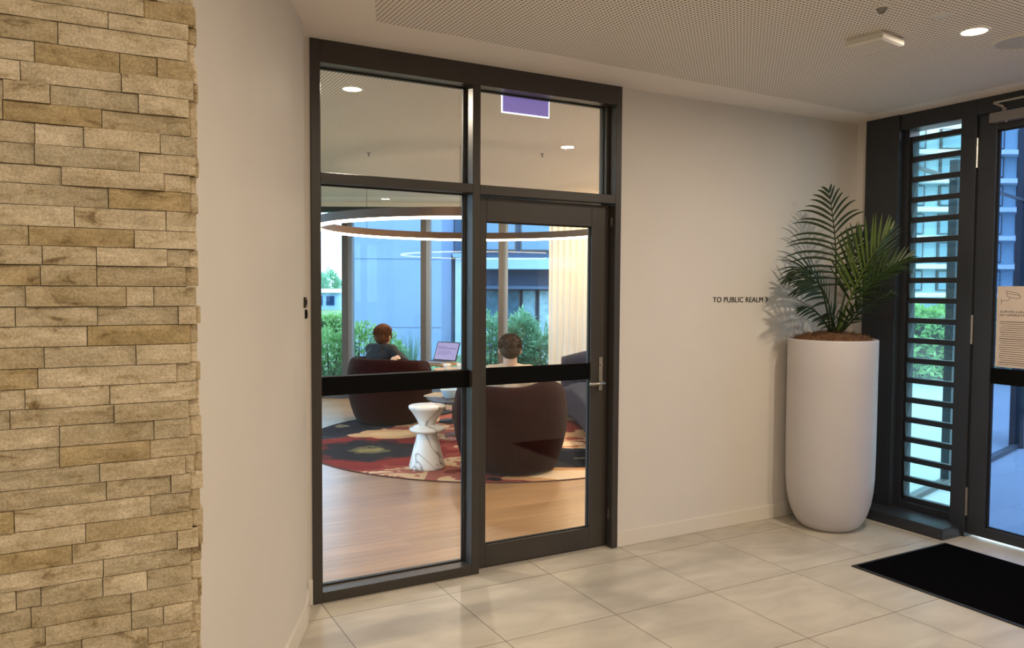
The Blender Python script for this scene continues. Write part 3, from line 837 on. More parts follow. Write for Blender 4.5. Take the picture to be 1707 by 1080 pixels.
# bright frond fanning right towards the window
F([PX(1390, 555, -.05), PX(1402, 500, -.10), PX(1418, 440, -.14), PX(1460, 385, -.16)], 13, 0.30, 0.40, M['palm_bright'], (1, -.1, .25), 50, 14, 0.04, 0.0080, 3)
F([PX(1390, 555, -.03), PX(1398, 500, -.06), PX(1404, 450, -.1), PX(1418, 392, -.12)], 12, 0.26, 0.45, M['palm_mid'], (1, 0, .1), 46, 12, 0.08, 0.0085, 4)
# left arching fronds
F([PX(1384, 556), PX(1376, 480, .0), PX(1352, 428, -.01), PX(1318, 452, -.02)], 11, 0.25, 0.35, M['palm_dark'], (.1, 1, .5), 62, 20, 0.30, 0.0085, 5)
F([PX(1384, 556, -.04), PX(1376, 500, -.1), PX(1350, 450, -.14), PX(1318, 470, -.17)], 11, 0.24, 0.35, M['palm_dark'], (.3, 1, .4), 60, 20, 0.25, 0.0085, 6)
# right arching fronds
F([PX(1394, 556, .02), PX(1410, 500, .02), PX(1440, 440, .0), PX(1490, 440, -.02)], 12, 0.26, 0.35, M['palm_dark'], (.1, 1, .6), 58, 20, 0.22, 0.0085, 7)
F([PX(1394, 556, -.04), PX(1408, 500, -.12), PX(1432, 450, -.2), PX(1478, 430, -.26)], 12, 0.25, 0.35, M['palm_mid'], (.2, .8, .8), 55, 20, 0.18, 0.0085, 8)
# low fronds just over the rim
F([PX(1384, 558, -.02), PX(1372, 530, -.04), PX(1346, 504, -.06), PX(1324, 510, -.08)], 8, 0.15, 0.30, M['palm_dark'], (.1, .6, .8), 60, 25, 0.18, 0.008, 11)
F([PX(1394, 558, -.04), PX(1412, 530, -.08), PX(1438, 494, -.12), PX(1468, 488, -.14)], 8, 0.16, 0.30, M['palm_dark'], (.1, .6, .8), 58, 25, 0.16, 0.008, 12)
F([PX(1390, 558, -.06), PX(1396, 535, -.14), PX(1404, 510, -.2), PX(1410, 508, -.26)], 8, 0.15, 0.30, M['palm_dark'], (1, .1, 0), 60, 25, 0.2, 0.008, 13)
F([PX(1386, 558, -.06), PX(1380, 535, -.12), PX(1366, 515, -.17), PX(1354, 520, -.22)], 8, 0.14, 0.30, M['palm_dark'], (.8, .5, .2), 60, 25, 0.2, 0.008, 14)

# ------------------------------------------------------------------ LOUNGE SHELL
LR = Vector((5.56, 5.09)); LL = Vector((-0.26, 8.30))
struct(MB().prism([(-2.2, 0.06), (3.97, 0.06), (4.0, 0.12), (LR.x, LR.y), (LL.x, LL.y), (-2.2, 0.12)], -0.12, 0.0), 'floor_lounge', M['wood'], 'oak plank floor of the lounge', 'floor')
struct(MB().prism([(-2.2, 0.12), (4.0, 0.12), (LR.x, LR.y), (LL.x, LL.y)], H, H+0.12), 'ceiling_lounge', M['ceiling_l'], 'white perforated ceiling of the lounge', 'ceiling')
struct(MB().prism([(3.97, 0.12), (4.12, 0.12), (5.70, 5.06), (5.56, 5.09)], 0, H), 'wall_lounge_right', M['plaster'], 'warm lit wall behind the lounge sofa', 'wall')

F0 = 10.9
def fbox(mb, f0, f1, r0, r1, z0, z1):
    """box along the lounge axes: fwd range, right range, height range"""
    pts = [place(f0, r0), place(f0, r1), place(f1, r1), place(f1, r0)]
    return mb.prism([(p.x, p.y) for p in pts], z0, z1)
M['alu_grey'] = pmat('brown grey powder coat', (0.075, 0.068, 0.065), 0.45)
M['alu_pale'] = pmat('pale grey blue mullion cap', (0.20, 0.25, 0.32), 0.45)
p0 = place(F0, -1.5)
w3 = empty('window_3', p0, 'full height glazed facade at the far side of the lounge', 'window', kind='structure')
fbox(MB(), F0-.02, F0+.14, -5.2, 1.45, 2.572, 2.640).build('head_rail', M['alu_dark'], w3)
fbox(MB(), F0-.02, F0+.14, -5.2, 1.45, 0.0, 0.05).build('sill_rail', M['alu_grey'], w3)
MU = [-4.45, -3.38, -2.335, -1.255, -0.190, 0.90]
for u in MU:
    fbox(MB(), F0-.08, F0+.06, u, u+.072, 0.05, 2.572).build('mullion', M['alu_grey'], w3)
    o = fbox(MB(), F0-.03, F0+.14, u+.072, u+.130, 0.05, 2.572).build('mullion_cap', M['alu_pale'], w3); o['label'] = 'pale outer cap of the mullion'
ed = [-5.2] + MU + [1.45]
for a, b in zip(ed, ed[1:]):
    fbox(MB(), F0+.076, F0+.084, (a+.13 if a > -5 else a), b, 0.05, 2.572).build('glass_pane', M['glass_blue'], w3)
struct(fbox(MB(), F0-.05, F0+.16, -5.2, 1.45, 2.640, H), 'trim_3', M['plaster'], 'white bulkhead over the far facade', 'trim')
# glazed left side of the lounge
w5 = empty('window_5', (-1.2, 4.2, 0), 'glazed left side of the lounge', 'window', kind='structure')
a = Vector((-2.2, 0.12, 0)); b = Vector((LL.x, LL.y, 0)); t = (b-a).normalized(); n = Vector((-t.y, t.x, 0))
def lbox(s0, s1, z0, z1, d0=-.05, d1=.08):
    q = [a+t*s0+n*d0, a+t*s1+n*d0, a+t*s1+n*d1, a+t*s0+n*d1]
    return MB().prism([(p.x, p.y) for p in q], z0, z1)
L_ = (b-a).length
lbox(0, L_, 2.57, H).build('head_rail', M['alu_grey'], w5); lbox(0, L_, 0, .05).build('sill_rail', M['alu_grey'], w5)
for k in range(7): lbox(k*L_/6.02, k*L_/6.02+.06, .05, 2.57).build('mullion', M['alu_grey'], w5)
for k in range(6): lbox(k*L_/6.02+.06, (k+1)*L_/6.02, .05, 2.57, .01, .018).build('glass_pane', M['glass_blue'], w5)

# lounge downlights
LW = (1.0, 0.80, 0.55)
downlight(0.464, 0.822, LOUNGE_W, 'glowing downlight seen through the left transom pane')
p = place(9.84, -0.64); downlight(p.x, p.y, LOUNGE_W, 'glowing downlight high in the lounge by the top of the fixed pane')
p = place(9.9, 1.02); downlight(p.x, p.y, 42, 'round downlight in front of the lounge curtain', col_=(1.0, 0.72, 0.38))
for x, y, w_ in ((3.5, 1.0, 'near the front wall'), (4.35, 2.8, 'along the right wall')): downlight(x, y, LOUNGE_W, 'unseen round downlight added to brighten the lounge ' + w_)  # two extra lamps out of view, added to lift the lounge ceiling
p = place(7.6, 1.7); downlight(p.x, p.y, LOUNGE_W, 'round downlight above the lounge sofa')
for k, (x, y) in enumerate(((615, 255), (902, 255))):
    fw = 6.9
    p = place(fw, (x-853.5)*fw/1316)
    s_ = empty('sprinkler', (p.x, p.y, H), ('small sprinkler head in the lounge ceiling behind the left transom pane', 'small sprinkler head in the lounge ceiling behind the right transom pane')[k], 'sprinkler')
    MB().lathe([(0, -0.03), (0.008, -0.028), (0.005, -0.02), (0.006, -0.004), (0.018, -0.002), (0.02, 0)], seg=18).build('head', M['silver'], s_, world=False, smooth=True)

# ------------------------------------------------------------------ RING PENDANT
RGC = place(8.0, -0.43); RR = 1.50; RZ = 2.115
ring = empty('pendant_lamp', (RGC.x, RGC.y, RZ), 'large bronze ring pendant with a glowing lower edge over the lounge seats', 'pendant lamp')
def ring_loft(prof, seg=128):
    mb = MB(); vs = []; fs = []; n = len(prof)
    for i in range(seg):
        an = 2*math.pi*i/seg
        for r, z in prof: vs.append((r*math.cos(an), r*math.sin(an), z))
    for i in range(seg):
        for k in range(n):
            fs.append((i*n+k, i*n+(k+1) % n, ((i+1) % seg)*n+(k+1) % n, ((i+1) % seg)*n+k))
    return mb.add(vs, fs)
M['bronze'] = pmat('brown bronze', (0.105, 0.055, 0.033), 0.42, metal=0.35)
ring_loft([(RR-.028, .006), (RR+.028, .006), (RR+.028, .082), (RR-.028, .082)]).build('ring', M['bronze'], ring, world=False)
o = ring_loft([(RR-.026, -.014), (RR+.026, -.014), (RR+.026, .006), (RR-.026, .006)]).build('light_strip', M['strip'], ring, world=False); o['label'] = 'warm glowing strip under the ring'
for an in [math.atan2(-HR.y, -HR.x) + k for k in (0, -0.64, -1.571, -3.1416, -4.712)]:
    x, y = RR*math.cos(an), RR*math.sin(an)
    MB().tube([(x, y, .08), (x, y, H-RZ)], 0.002, 6).build('cable', M['gasket'], ring, world=False)

# ------------------------------------------------------------------ RUG
RUG = Vector((2.75, 3.40, 0))
def rug_material():
    m, nt, b = new_mat('floral wool rug')
    geo = sub(nt, 'ShaderNodeNewGeometry')
    pos = geo.outputs['Position']
    def noise_at(scale, detail=3, shift=0.0):
        mp = sub(nt, 'ShaderNodeMapping'); mp.inputs['Location'].default_value = (shift, shift*.7, 0); nt.links.new(pos, mp.inputs[0])
        n = sub(nt, 'ShaderNodeTexNoise'); n.inputs['Scale'].default_value = scale; n.inputs['Detail'].default_value = detail
        nt.links.new(mp.outputs[0], n.inputs['Vector']); return n.outputs['Fac']
    bgn = noise_at(1.7, 4, 3.1)
    r = sub(nt, 'ShaderNodeValToRGB'); r.color_ramp.interpolation = 'CONSTANT'; e = r.color_ramp.elements
    cols = [(0.0, (0.012, 0.013, 0.019)), (0.30, (0.15, 0.028, 0.022)), (0.37, (0.30, 0.095, 0.072)), (0.475, (0.55, 0.37, 0.22)), (0.53, (0.30, 0.10, 0.075)), (0.575, (0.60, 0.44, 0.29)), (0.67, (0.36, 0.17, 0.08))]
    e[0].position = 0; e[0].color = (*cols[0][1], 1); e[1].position = cols[1][0]; e[1].color = (*cols[1][1], 1)
    for p, c in cols[2:]:
        k = e.new(p); k.color = (*c, 1)
    nt.links.new(bgn, r.inputs['Fac'])
    last = r.outputs[0]
    def flower(cx, cy, R, petals, cset, last, sx=1.0, rot=0.0, seed=0.0):
        sep = sub(nt, 'ShaderNodeSeparateXYZ')
        mp = sub(nt, 'ShaderNodeMapping', vector_type='TEXTURE'); mp.inputs['Location'].default_value = (cx, cy, 0); mp.inputs['Rotation'].default_value = (0, 0, rot); mp.inputs['Scale'].default_value = (R*sx, R, 1)
        nt.links.new(pos, mp.inputs[0]); nt.links.new(mp.outputs[0], sep.inputs[0])
        x, y = sep.outputs['X'], sep.outputs['Y']
        d = math_node(nt, 'SQRT', math_node(nt, 'ADD', math_node(nt, 'MULTIPLY', x, x), math_node(nt, 'MULTIPLY', y, y)))
        an = math_node(nt, 'ARCTAN2', y, x)
        pet = math_node(nt, 'ABSOLUTE', math_node(nt, 'SINE', math_node(nt, 'MULTIPLY_ADD', an, petals/2, seed)))
        w = math_node(nt, 'MULTIPLY', math_node(nt, 'SUBTRACT', pet, 0.65), -0.16)
        w2 = math_node(nt, 'MULTIPLY', math_node(nt, 'SUBTRACT', noise_at(5.0, 4, seed*3+1), 0.5), 0.62)
        dd = math_node(nt, 'ADD', d, math_node(nt, 'ADD', math_node(nt, 'MULTIPLY', w, d), w2))
        rr = sub(nt, 'ShaderNodeValToRGB'); rr.color_ramp.interpolation = 'CONSTANT'; e = rr.color_ramp.elements
        e[0].position = 0; e[0].color = (*cset[0][1], 1); e[1].position = cset[1][0]; e[1].color = (*cset[1][1], 1)
        for p, c in cset[2:]:
            k = e.new(p); k.color = (*c, 1)
        nt.links.new(dd, rr.inputs['Fac'])
        inside = math_node(nt, 'LESS_THAN', dd, 1.0)
        mx = sub(nt, 'ShaderNodeMix', data_type='RGBA'); nt.links.new(inside, mx.inputs[0])
        nt.links.new(last, mx.inputs[6]); nt.links.new(rr.outputs[0], mx.inputs[7])
        return mx.outputs[2]
    navy = (0.012, 0.013, 0.019); olive = (0.17, 0.145, 0.065); red = (0.17, 0.022, 0.020); wine = (0.24, 0.05, 0.04)
    last = flower(1.40, 3.32, 0.86, 9, [(0, olive), (0.10, (0.08, 0.08, 0.045)), (0.17, navy), (0.50, (0.07, 0.016, 0.018)), (0.60, red), (0.88, wine)], last, 1.0, 0.5, 0.4)
    last = flower(3.00, 2.10, 0.44, 7, [(0, (0.10, 0.10, 0.07)), (0.12, navy), (0.75, (0.025, 0.027, 0.036))], last, 1.7, -0.3, 1.7)
    last = flower(1.55, 4.70, 0.50, 7, [(0, (0.20, 0.16, 0.09)), (0.14, navy), (0.8, (0.028, 0.03, 0.04))], last, 1.8, 0.6, 2.9)
    last = flower(1.88, 4.00, 0.25, 5, [(0, (0.55, 0.38, 0.22)), (0.55, (0.48, 0.31, 0.17))], last, 1.7, -0.45, 5.3)
    last = flower(2.55, 1.62, 0.26, 5, [(0, (0.56, 0.42, 0.28)), (0.6, (0.42, 0.22, 0.10))], last, 2.2, -0.35, 6.1)
    last = flower(3.6, 3.7, 0.7, 7, [(0, olive), (0.2, red), (0.6, (0.5, 0.3, 0.16))], last, 1.0, 0.0, 4.2)
    nt.links.new(last, b.inputs['Base Color'])
    b.inputs['Roughness'].default_value = 0.95; b.inputs['Specular IOR Level'].default_value = 0.1
    n = noise_at(300, 1)
    bp = sub(nt, 'ShaderNodeBump'); bp.inputs['Strength'].default_value = 0.4; bp.inputs['Distance'].default_value = 0.004
    nt.links.new(n, bp.inputs['Height']); nt.links.new(bp.outputs['Normal'], b.inputs['Normal'])
    return m
rg = empty('rug', RUG, 'large round floral rug in red, tan and navy on the oak floor', 'rug')
MB().lathe([(0, 0), (1.90, 0), (1.905, 0.003), (1.905, 0.009), (1.895, 0.0125), (0, 0.0125)], seg=120).build('pile', rug_material(), rg, world=False)
MB().lathe([(1.904, 0.0), (1.916, 0.0), (1.916, 0.006), (1.904, 0.009)], seg=120).build('bound_edge', pmat('dark rug binding', (0.06, 0.02, 0.015), 0.9), rg, world=False)
RT = 0.0125

# ------------------------------------------------------------------ TUB CHAIRS
def fabric(name, c, rib=True):
    m, nt, b = new_mat(name)
    tc = sub(nt, 'ShaderNodeTexCoord')
    n = sub(nt, 'ShaderNodeTexNoise'); n.inputs['Scale'].default_value = 140; n.inputs['Detail'].default_value = 2
    nt.links.new(tc.outputs['Object'], n.inputs['Vector'])
    n2 = sub(nt, 'ShaderNodeTexNoise'); n2.inputs['Scale'].default_value = 6
    nt.links.new(tc.outputs['Object'], n2.inputs['Vector'])
    r = sub(nt, 'ShaderNodeValToRGB'); r.color_ramp.elements[0].position = 0.3; r.color_ramp.elements[1].position = 0.75
    r.color_ramp.elements[0].color = (c[0]*.75, c[1]*.75, c[2]*.75, 1); r.color_ramp.elements[1].color = (c[0]*1.25, c[1]*1.25, c[2]*1.25, 1)
    nt.links.new(n2.outputs['Fac'], r.inputs['Fac']); nt.links.new(r.outputs[0], b.inputs['Base Color'])
    b.inputs['Roughness'].default_value = 0.9; b.inputs['Sheen Weight'].default_value = 0.05; b.inputs['Specular IOR Level'].default_value = 0.06
    h = n.outputs['Fac']
    if rib:
        sep = sub(nt, 'ShaderNodeSeparateXYZ'); nt.links.new(tc.outputs['Object'], sep.inputs[0])
        an = math_node(nt, 'ARCTAN2', sep.outputs['Y'], sep.outputs['X'])
        wv = math_node(nt, 'MULTIPLY', math_node(nt, 'SINE', math_node(nt, 'MULTIPLY', an, 230.0)), 0.35)
        h = math_node(nt, 'ADD', h, wv)
    bp = sub(nt, 'ShaderNodeBump'); bp.inputs['Strength'].default_value = 0.5; bp.inputs['Distance'].default_value = 0.004
    nt.links.new(h, bp.inputs['Height']); nt.links.new(bp.outputs['Normal'], b.inputs['Normal'])
    return m
M['maroon'] = fabric('maroon ribbed upholstery', (0.017, 0.0022, 0.0020))
def arc_sweep(prof, phis, zscale):
    """closed profile (r,z) swept about z; phi=0 is the back (local -y)"""
    mb = MB(); vs = []; fs = []; n = len(prof); m = len(phis)
    for i, ph in enumerate(phis):
        k = zscale(ph); e = min(1.0, (i+0.35)/3, (m-1-i+0.35)/3)
        for r, z in prof:
            zz = z if z < .34 else .34+(z-.34)*k
            rm = 0.415
            r2 = rm+(r-rm)*(0.55+0.45*e) if z > .05 else r
            if z > .34: zz = .34 + (zz-.34)*(0.86+0.14*e)
            vs.append((r2*math.sin(ph), -r2*math.cos(ph), zz))
    for i in range(m-1):
        for k in range(n):
            fs.append((i*n+k, i*n+(k+1) % n, (i+1)*n+(k+1) % n, (i+1)*n+k))
    fs.append(tuple(range(n-1, -1, -1))); fs.append(tuple((m-1)*n+k for k in range(n)))
    return mb.add(vs, fs)
def tub_chair(loc, rz, label, bump=0.0):
    t = empty('tub_chair', (loc.x, loc.y, RT), label, 'armchair', 'maroon tub chairs on the rug', rz=rz)
    prof = [(0.365, 0.012), (0.392, 0.030), (0.436, 0.15), (0.470, 0.28), (0.487, 0.40), (0.488, 0.50), (0.478, 0.60), (0.462, 0.68), (0.445, 0.722), (0.420, 0.742), (0.392, 0.745), (0.368, 0.730), (0.352, 0.70), (0.345, 0.62), (0.345, 0.50), (0.350, 0.40), (0.352, 0.30), (0.345, 0.20), (0.330, 0.05)]
    N = 64
    phis = [math.radians(-138 + 276*i/N) for i in range(N+1)]
    zs = lambda ph: 1.0 - 0.16*(abs(ph)/2.4)**2 + bump*math.exp(-((ph-0.75)/0.4)**2) - bump*0.35*math.exp(-((ph+0.05)/0.5)**2)
    o = arc_sweep(prof, phis, zs).build('back_shell', M['maroon'], t, world=False, smooth=True)
    sm = o.modifiers.new('sub', 'SUBSURF'); sm.levels = 1; sm.render_levels = 1
    MB().lathe([(0, .05), (.335, .05), (.343, .10), (.343, .30), (.335, .35), (.30, .378), (.22, .388), (0, .39)], seg=48).build('seat_cushion', M['maroon'], t, world=False, smooth=True)
    MB().lathe([(0, 0), (.315, 0), (.32, .004), (.32, .034), (.3, .05), (0, .05)], seg=48).build('plinth', M['gasket'], t, world=False)
    return t
def heading(a):              # rotation that turns local +y to a degrees right of the lounge axis
    return -math.atan2(HD.x, HD.y) - math.radians(a)
CH1 = place(9.0, -1.39); CH2 = place(6.68, -0.01)
tub_chair(CH2, heading(-6), 'maroon ribbed tub chair nearest the glazed door, occupied by the short haired person', 0.10)
tub_chair(CH1, heading(35), 'maroon ribbed tub chair behind the marble stool, occupied by the auburn haired person')

# ------------------------------------------------------------------ MARBLE STOOL
def marble():
    m, nt, b = new_mat('veined white marble')
    geo = sub(nt, 'ShaderNodeTexCoord')
    n = sub(nt, 'ShaderNodeTexNoise'); n.inputs['Scale'].default_value = 2.0; n.inputs['Detail'].default_value = 3; n.inputs['Distortion'].default_value = 1.0
    nt.links.new(geo.outputs['Object'], n.inputs['Vector'])
    v = math_node(nt, 'ABSOLUTE', math_node(nt, 'SUBTRACT', n.outputs['Fac'], 0.47))
    r = sub(nt, 'ShaderNodeValToRGB'); e = r.color_ramp.elements
    e[0].position = 0.0; e[0].color = (0.20, 0.15, 0.11, 1); e[1].position = 0.022; e[1].color = (0.76, 0.72, 0.66, 1)
    k = e.new(0.006); k.color = (0.50, 0.45, 0.40, 1)
    nt.links.new(v, r.inputs['Fac'])
    n2 = sub(nt, 'ShaderNodeTexNoise'); n2.inputs['Scale'].default_value = 4.5; n2.inputs['Detail'].default_value = 3
    mp = sub(nt, 'ShaderNodeMapping'); mp.inputs['Location'].default_value = (2.3, 1.1, 0.4); nt.links.new(geo.outputs['Object'], mp.inputs[0]); nt.links.new(mp.outputs[0], n2.inputs['Vector'])
    r2 = sub(nt, 'ShaderNodeValToRGB'); r2.color_ramp.elements[0].position = 0.62; r2.color_ramp.elements[1].position = 0.72
    nt.links.new(n2.outputs['Fac'], r2.inputs['Fac'])
    mx = sub(nt, 'ShaderNodeMix', data_type='RGBA'); nt.links.new(r2.outputs[0], mx.inputs[0]); nt.links.new(r.outputs[0], mx.inputs[6]); mx.inputs[7].default_value = (0.30, 0.20, 0.13, 1)
    nt.links.new(mx.outputs[2], b.inputs['Base Color'])
    b.inputs['Roughness'].default_value = 0.3
    return m
ST = place(6.64, -0.714)
st = empty('side_table', (ST.x, ST.y, RT), 'white veined marble hourglass stool on the rug', 'stool')
mm = marble()
MB().lathe([(0, 0), (.147, 0), (.152, .005), (.152, .02), (.140, .07), (.120, .15), (.099, .23), (.083, .29), (.078, .307)], seg=56).build('foot', mm, st, world=False, smooth=True)
MB().lathe([(.05, .300), (.125, .306), (.146, .318), (.151, .328), (.146, .338), (.120, .352), (.078, .366), (.05, .37)], seg=56).build('collar', mm, st, world=False, smooth=True)
MB().lathe([(.070, .360), (.071, .372), (.082, .40), (.105, .44), (.132, .48), (.150, .502), (.156, .512), (.156, .525), (.150, .531), (0, .531)], seg=56).build('top', mm, st, world=False, smooth=True)

# ------------------------------------------------------------------ TABLES AND WHAT STANDS ON THEM
M['darktop'] = pmat('dark stained table top', (0.06, 0.045, 0.038), 0.3, noise_amt=0.3, nscale=6)
M['oak'] = pmat('warm oak', (0.42, 0.27, 0.14), 0.45, noise_amt=0.2, nscale=10)
M['copper'] = pmat('copper red metal', (0.30, 0.085, 0.045), 0.35, metal=0.6)
CT = place(8.05, -0.42)
ct = empty('coffee_table', (CT.x, CT.y, RT), 'low round dark coffee table between the two tub chairs', 'table')
MB().lathe([(0, .385), (.44, .385), (.452, .392), (.455, .405), (.450, .418), (0, .42)], seg=56).build('tabletop', M['darktop'], ct, world=False)
MB().lathe([(0, 0), (.26, 0), (.265, .012), (.06, .03), (.045, .06), (.04, .36), (.09, .385), (0, .385)], seg=40).build('pedestal', M['copper'], ct, world=False, smooth=True)
TT = place(8.95, -0.66)
tt = empty('side_table', (TT.x, TT.y, RT), 'taller round table with white cups beside the far tub chair', 'table')
MB().lathe([(0, .575), (.225, .575), (.235, .582), (.235, .595), (.228, .602), (0, .602)], seg=48).build('tabletop', M['oak'], tt, world=False)
MB().lathe([(0, 0), (.17, 0), (.17, .012), (.025, .022), (.018, .05), (.018, .56), (.06, .575), (0, .575)], seg=32).build('stem', M['gasket'], tt, world=False, smooth=True)
M['glassware'] = glass_mat('pale blue glassware', (0.80, 0.90, 0.98), 1.0)
p = place(7.86, -0.62, RT+.42)
bw = empty('glass_bowl', p, 'pale blue glass bowl on the low dark coffee table', 'bowl')
MB().lathe([(0, .0), (.045, .0), (.05, .006), (.075, .04), (.092, .085), (.094, .092), (.088, .092), (.085, .085), (.07, .042), (.045, .012), (0, .010)], seg=40).build('bowl', pmat('frosted blue glass', (0.45, 0.58, 0.68), 0.15), bw, world=False, smooth=True)
MB().lathe([(.092, .088), (.096, .090), (.096, .094), (.090, .094)], seg=40).build('rim', M['white_plastic'], bw, world=False, smooth=True)
p = place(8.06, -0.75, RT+.42)
bk = empty('magazine', p, 'tan covered magazine lying at the left of the low coffee table', 'magazine', rz=heading(20))
MB().box((-.10, -.135, 0), (.10, .135, .012)).build('pages', M['paper'], bk, world=False)
MB().box((-.102, -.137, .012), (.102, .137, .0135)).build('cover', pmat('tan cover', (0.40, 0.28, 0.15), 0.5), bk, world=False)
def cup(p, label):
    c = empty('cup', p, label, 'cup', 'white cups on the taller round table')
    w = pmat('white china', (0.78, 0.76, 0.72), 0.25)
    MB().lathe([(0, 0), (.024, 0), (.03, .008), (.038, .05), (.040, .075), (.037, .075), (.034, .05), (.026, .012), (0, .010)], seg=28).build('body', w, c, world=False, smooth=True)
    MB().tube(bez([Vector((.036, 0, .06)), Vector((.07, 0, .065)), Vector((.065, 0, .02)), Vector((.033, 0, .022))], 10), .004, 8).build('handle', w, c, world=False, smooth=True)
cup(place(8.80, -0.725, RT+.602), 'white cup at the left on the taller round table')
cup(place(8.82, -0.575, RT+.602), 'white cup at the right on the taller round table')
# laptop table and laptop
LT = place(9.60, -0.90)
lt = empty('laptop_table', (LT.x, LT.y, RT if (LT-RUG).xy.length < 1.9 else 0.0), 'small oak topped laptop stand beside the auburn haired person', 'table', rz=heading(35))
MB().box((-.20, -.16, .585), (.20, .16, .612)).build('tabletop', M['oak'], lt, world=False, bevel=.004)
MB().box((-.015, .10, .02), (.015, .13, .585)).build('stem', M['gasket'], lt, world=False)
MB().box((-.17, -.14, 0), (.17, .14, .02)).build('base', M['gasket'], lt, world=False)
lz = lt.location.z + .612
lap = empty('laptop', (LT.x, LT.y, lz), 'open grey laptop with lilac screen on the small oak stand', 'laptop', rz=heading(35))
lap.scale = (1.08, 1.08, 1.08)
# local -y faces the user and the viewer
MB().box((-.165, -.125, 0.002), (.165, .11, .016)).build('base', M['steel'], lap, world=False, bevel=.003)
MB().box((-.145, -.04, .016), (.145, .085, .0175)).build('keyboard', M['gasket'], lap, world=False)
Ml = Matrix.Translation((0, .108, .016)) @ Matrix.Rotation(math.radians(-22), 4, 'X')
lid = MB().box((-.165, 0, 0), (.165, .007, .225), Ml).build('lid', M['gasket'], lap, world=False)
def screen_mat():
    m, nt, b = new_mat('lit lilac screen')
    b.inputs['Base Color'].default_value = (0.02, 0.02, 0.02, 1); b.inputs['Roughness'].default_value = 0.3
    b.inputs['Emission Color'].default_value = (0.42, 0.36, 0.66, 1); b.inputs['Emission Strength'].default_value = 0.85
    return m
MB().box((-.155, -.0012, .012), (.155, 0, .215), Ml).build('screen', screen_mat(), lid, world=False)
mb = MB()
for z0, x0, x1 in ((.150, -.14, .13), (.142, -.14, .13), (.11, -.12, .05), (.09, -.12, .08), (.07, -.12, .03), (.165, -.14, -.02)):
    mb.box((x0, -.0018, z0), (x1, -.0012, z0+.004), Ml)
m, nt_, b_ = new_mat('screen text'); b_.inputs['Base Color'].default_value = (0.01, 0.01, 0.01, 1); b_.inputs['Emission Color'].default_value = (0.14, 0.11, 0.27, 1); b_.inputs['Emission Strength'].default_value = 0.8
mb.build('screen_content', m, lid, world=False)

# ------------------------------------------------------------------ SOFA
M['sofa'] = fabric('slate blue upholstery', (0.015, 0.016, 0.030), rib=False)
sf = empty('sofa', place(8.1, 1.2, RT), 'curved slate blue sofa at the right behind the door glass', 'sofa')
def sofa():
    def L(f, r): return place(f, r)
    front = [L(6.7, .74), L(7.3, .73), L(8.0, .71), L(8.6, .67), L(9.05, .60)]
    back = [L(6.7, 1.50), L(7.4, 1.50), L(8.2, 1.46), L(8.9, 1.22), L(9.45, .60)]
    fc = catmull([(p.x, p.y) for p in front], 8); bc = catmull([(p.x, p.y) for p in back], 8)
    def loft(sections):
        vs = []; fs = []; n = len(sections[0])
        for s in sections: vs += s
        for i in range(len(sections)-1):
            for k in range(n):
                fs.append((i*n+k, i*n+(k+1) % n, (i+1)*n+(k+1) % n, (i+1)*n+k))
        fs.append(tuple(range(n-1, -1, -1))); m = (len(sections)-1)*n; fs.append(tuple(m+k for k in range(n)))
        return MB().add(vs, fs)
    def rounded(a, b, z0, z1, r, e):
        """rounded rectangle standing between floor points a and b"""
        d = (b-a); W = d.length; d = d/W; pts = []
        zc1 = z1 - (1-e)*0.10
        for (u, z, sx, sz) in ((0, z0, 1, 1), (W, z0, -1, 1), (W, zc1, -1, -1), (0, zc1, 1, -1)):
            base = {(1, 1): 180, (-1, 1): 270, (-1, -1): 0, (1, -1): 90}[(sx, sz)]
            rr = min(r, W/2.05, (zc1-z0)/2.05)
            for k in range(6):
                an = math.radians(base+18*k)
                cu = u+sx*rr; cz = z+sz*rr
                p = a+d*(cu+rr*math.cos(an)); pts.append(Vector((p.x, p.y, cz+rr*math.sin(an))))
        return pts
    N = len(fc)
    def e_(i): return min(1, (i+.2)/3.5, (N-1-i+.2)/3.5)
    seat = loft([rounded(fc[i], fc[i]+(bc[i]-fc[i])*.86, .06+RT, .445+RT, .085, e_(i)) for i in range(N)])
    seat.build('seat', M['sofa'], sf, smooth=True)
    secs = []
    for i in range(N):
        d = (bc[i]-fc[i]).normalized()
        secs.append(rounded(bc[i]-d*.12, bc[i]+d*.13, .05+RT, .80+RT, .12, e_(i)))
    loft(secs).build('backrest', M['sofa'], sf, smooth=True)
    for f, r in ((6.9, .9), (8.9, .75), (6.9, 1.3), (8.5, 1.25)):
        p = place(f, r)
        z0 = RT if (Vector((p.x, p.y, 0))-RUG).length < 1.9 else 0.0
        MB().tube([(p.x, p.y, z0), (p.x, p.y, .09)], .022, 12).build('leg', M['gasket'], sf)
sofa()

# ------------------------------------------------------------------ CURTAIN
def sheer():
    m = bpy.data.materials.new('cream sheer'); m.use_nodes = True; nt = m.node_tree; nt.nodes.clear()
    out = nt.nodes.new('ShaderNodeOutputMaterial')
    d = nt.nodes.new('ShaderNodeBsdfDiffuse'); d.inputs['Color'].default_value = (0.84, 0.80, 0.72, 1)
    t = nt.nodes.new('ShaderNodeBsdfTranslucent'); t.inputs['Color'].default_value = (0.84, 0.80, 0.72, 1)
    tr = nt.nodes.new('ShaderNodeBsdfTransparent')
    a = nt.nodes.new('ShaderNodeMixShader'); a.inputs[0].default_value = 0.45
    b = nt.nodes.new('ShaderNodeMixShader'); b.inputs[0].default_value = 0.26
    nt.links.new(d.outputs[0], a.inputs[1]); nt.links.new(t.outputs[0], a.inputs[2])
    nt.links.new(a.outputs[0], b.inputs[1]); nt.links.new(tr.outputs[0], b.inputs[2]); nt.links.new(b.outputs[0], out.inputs['Surface'])
    return m
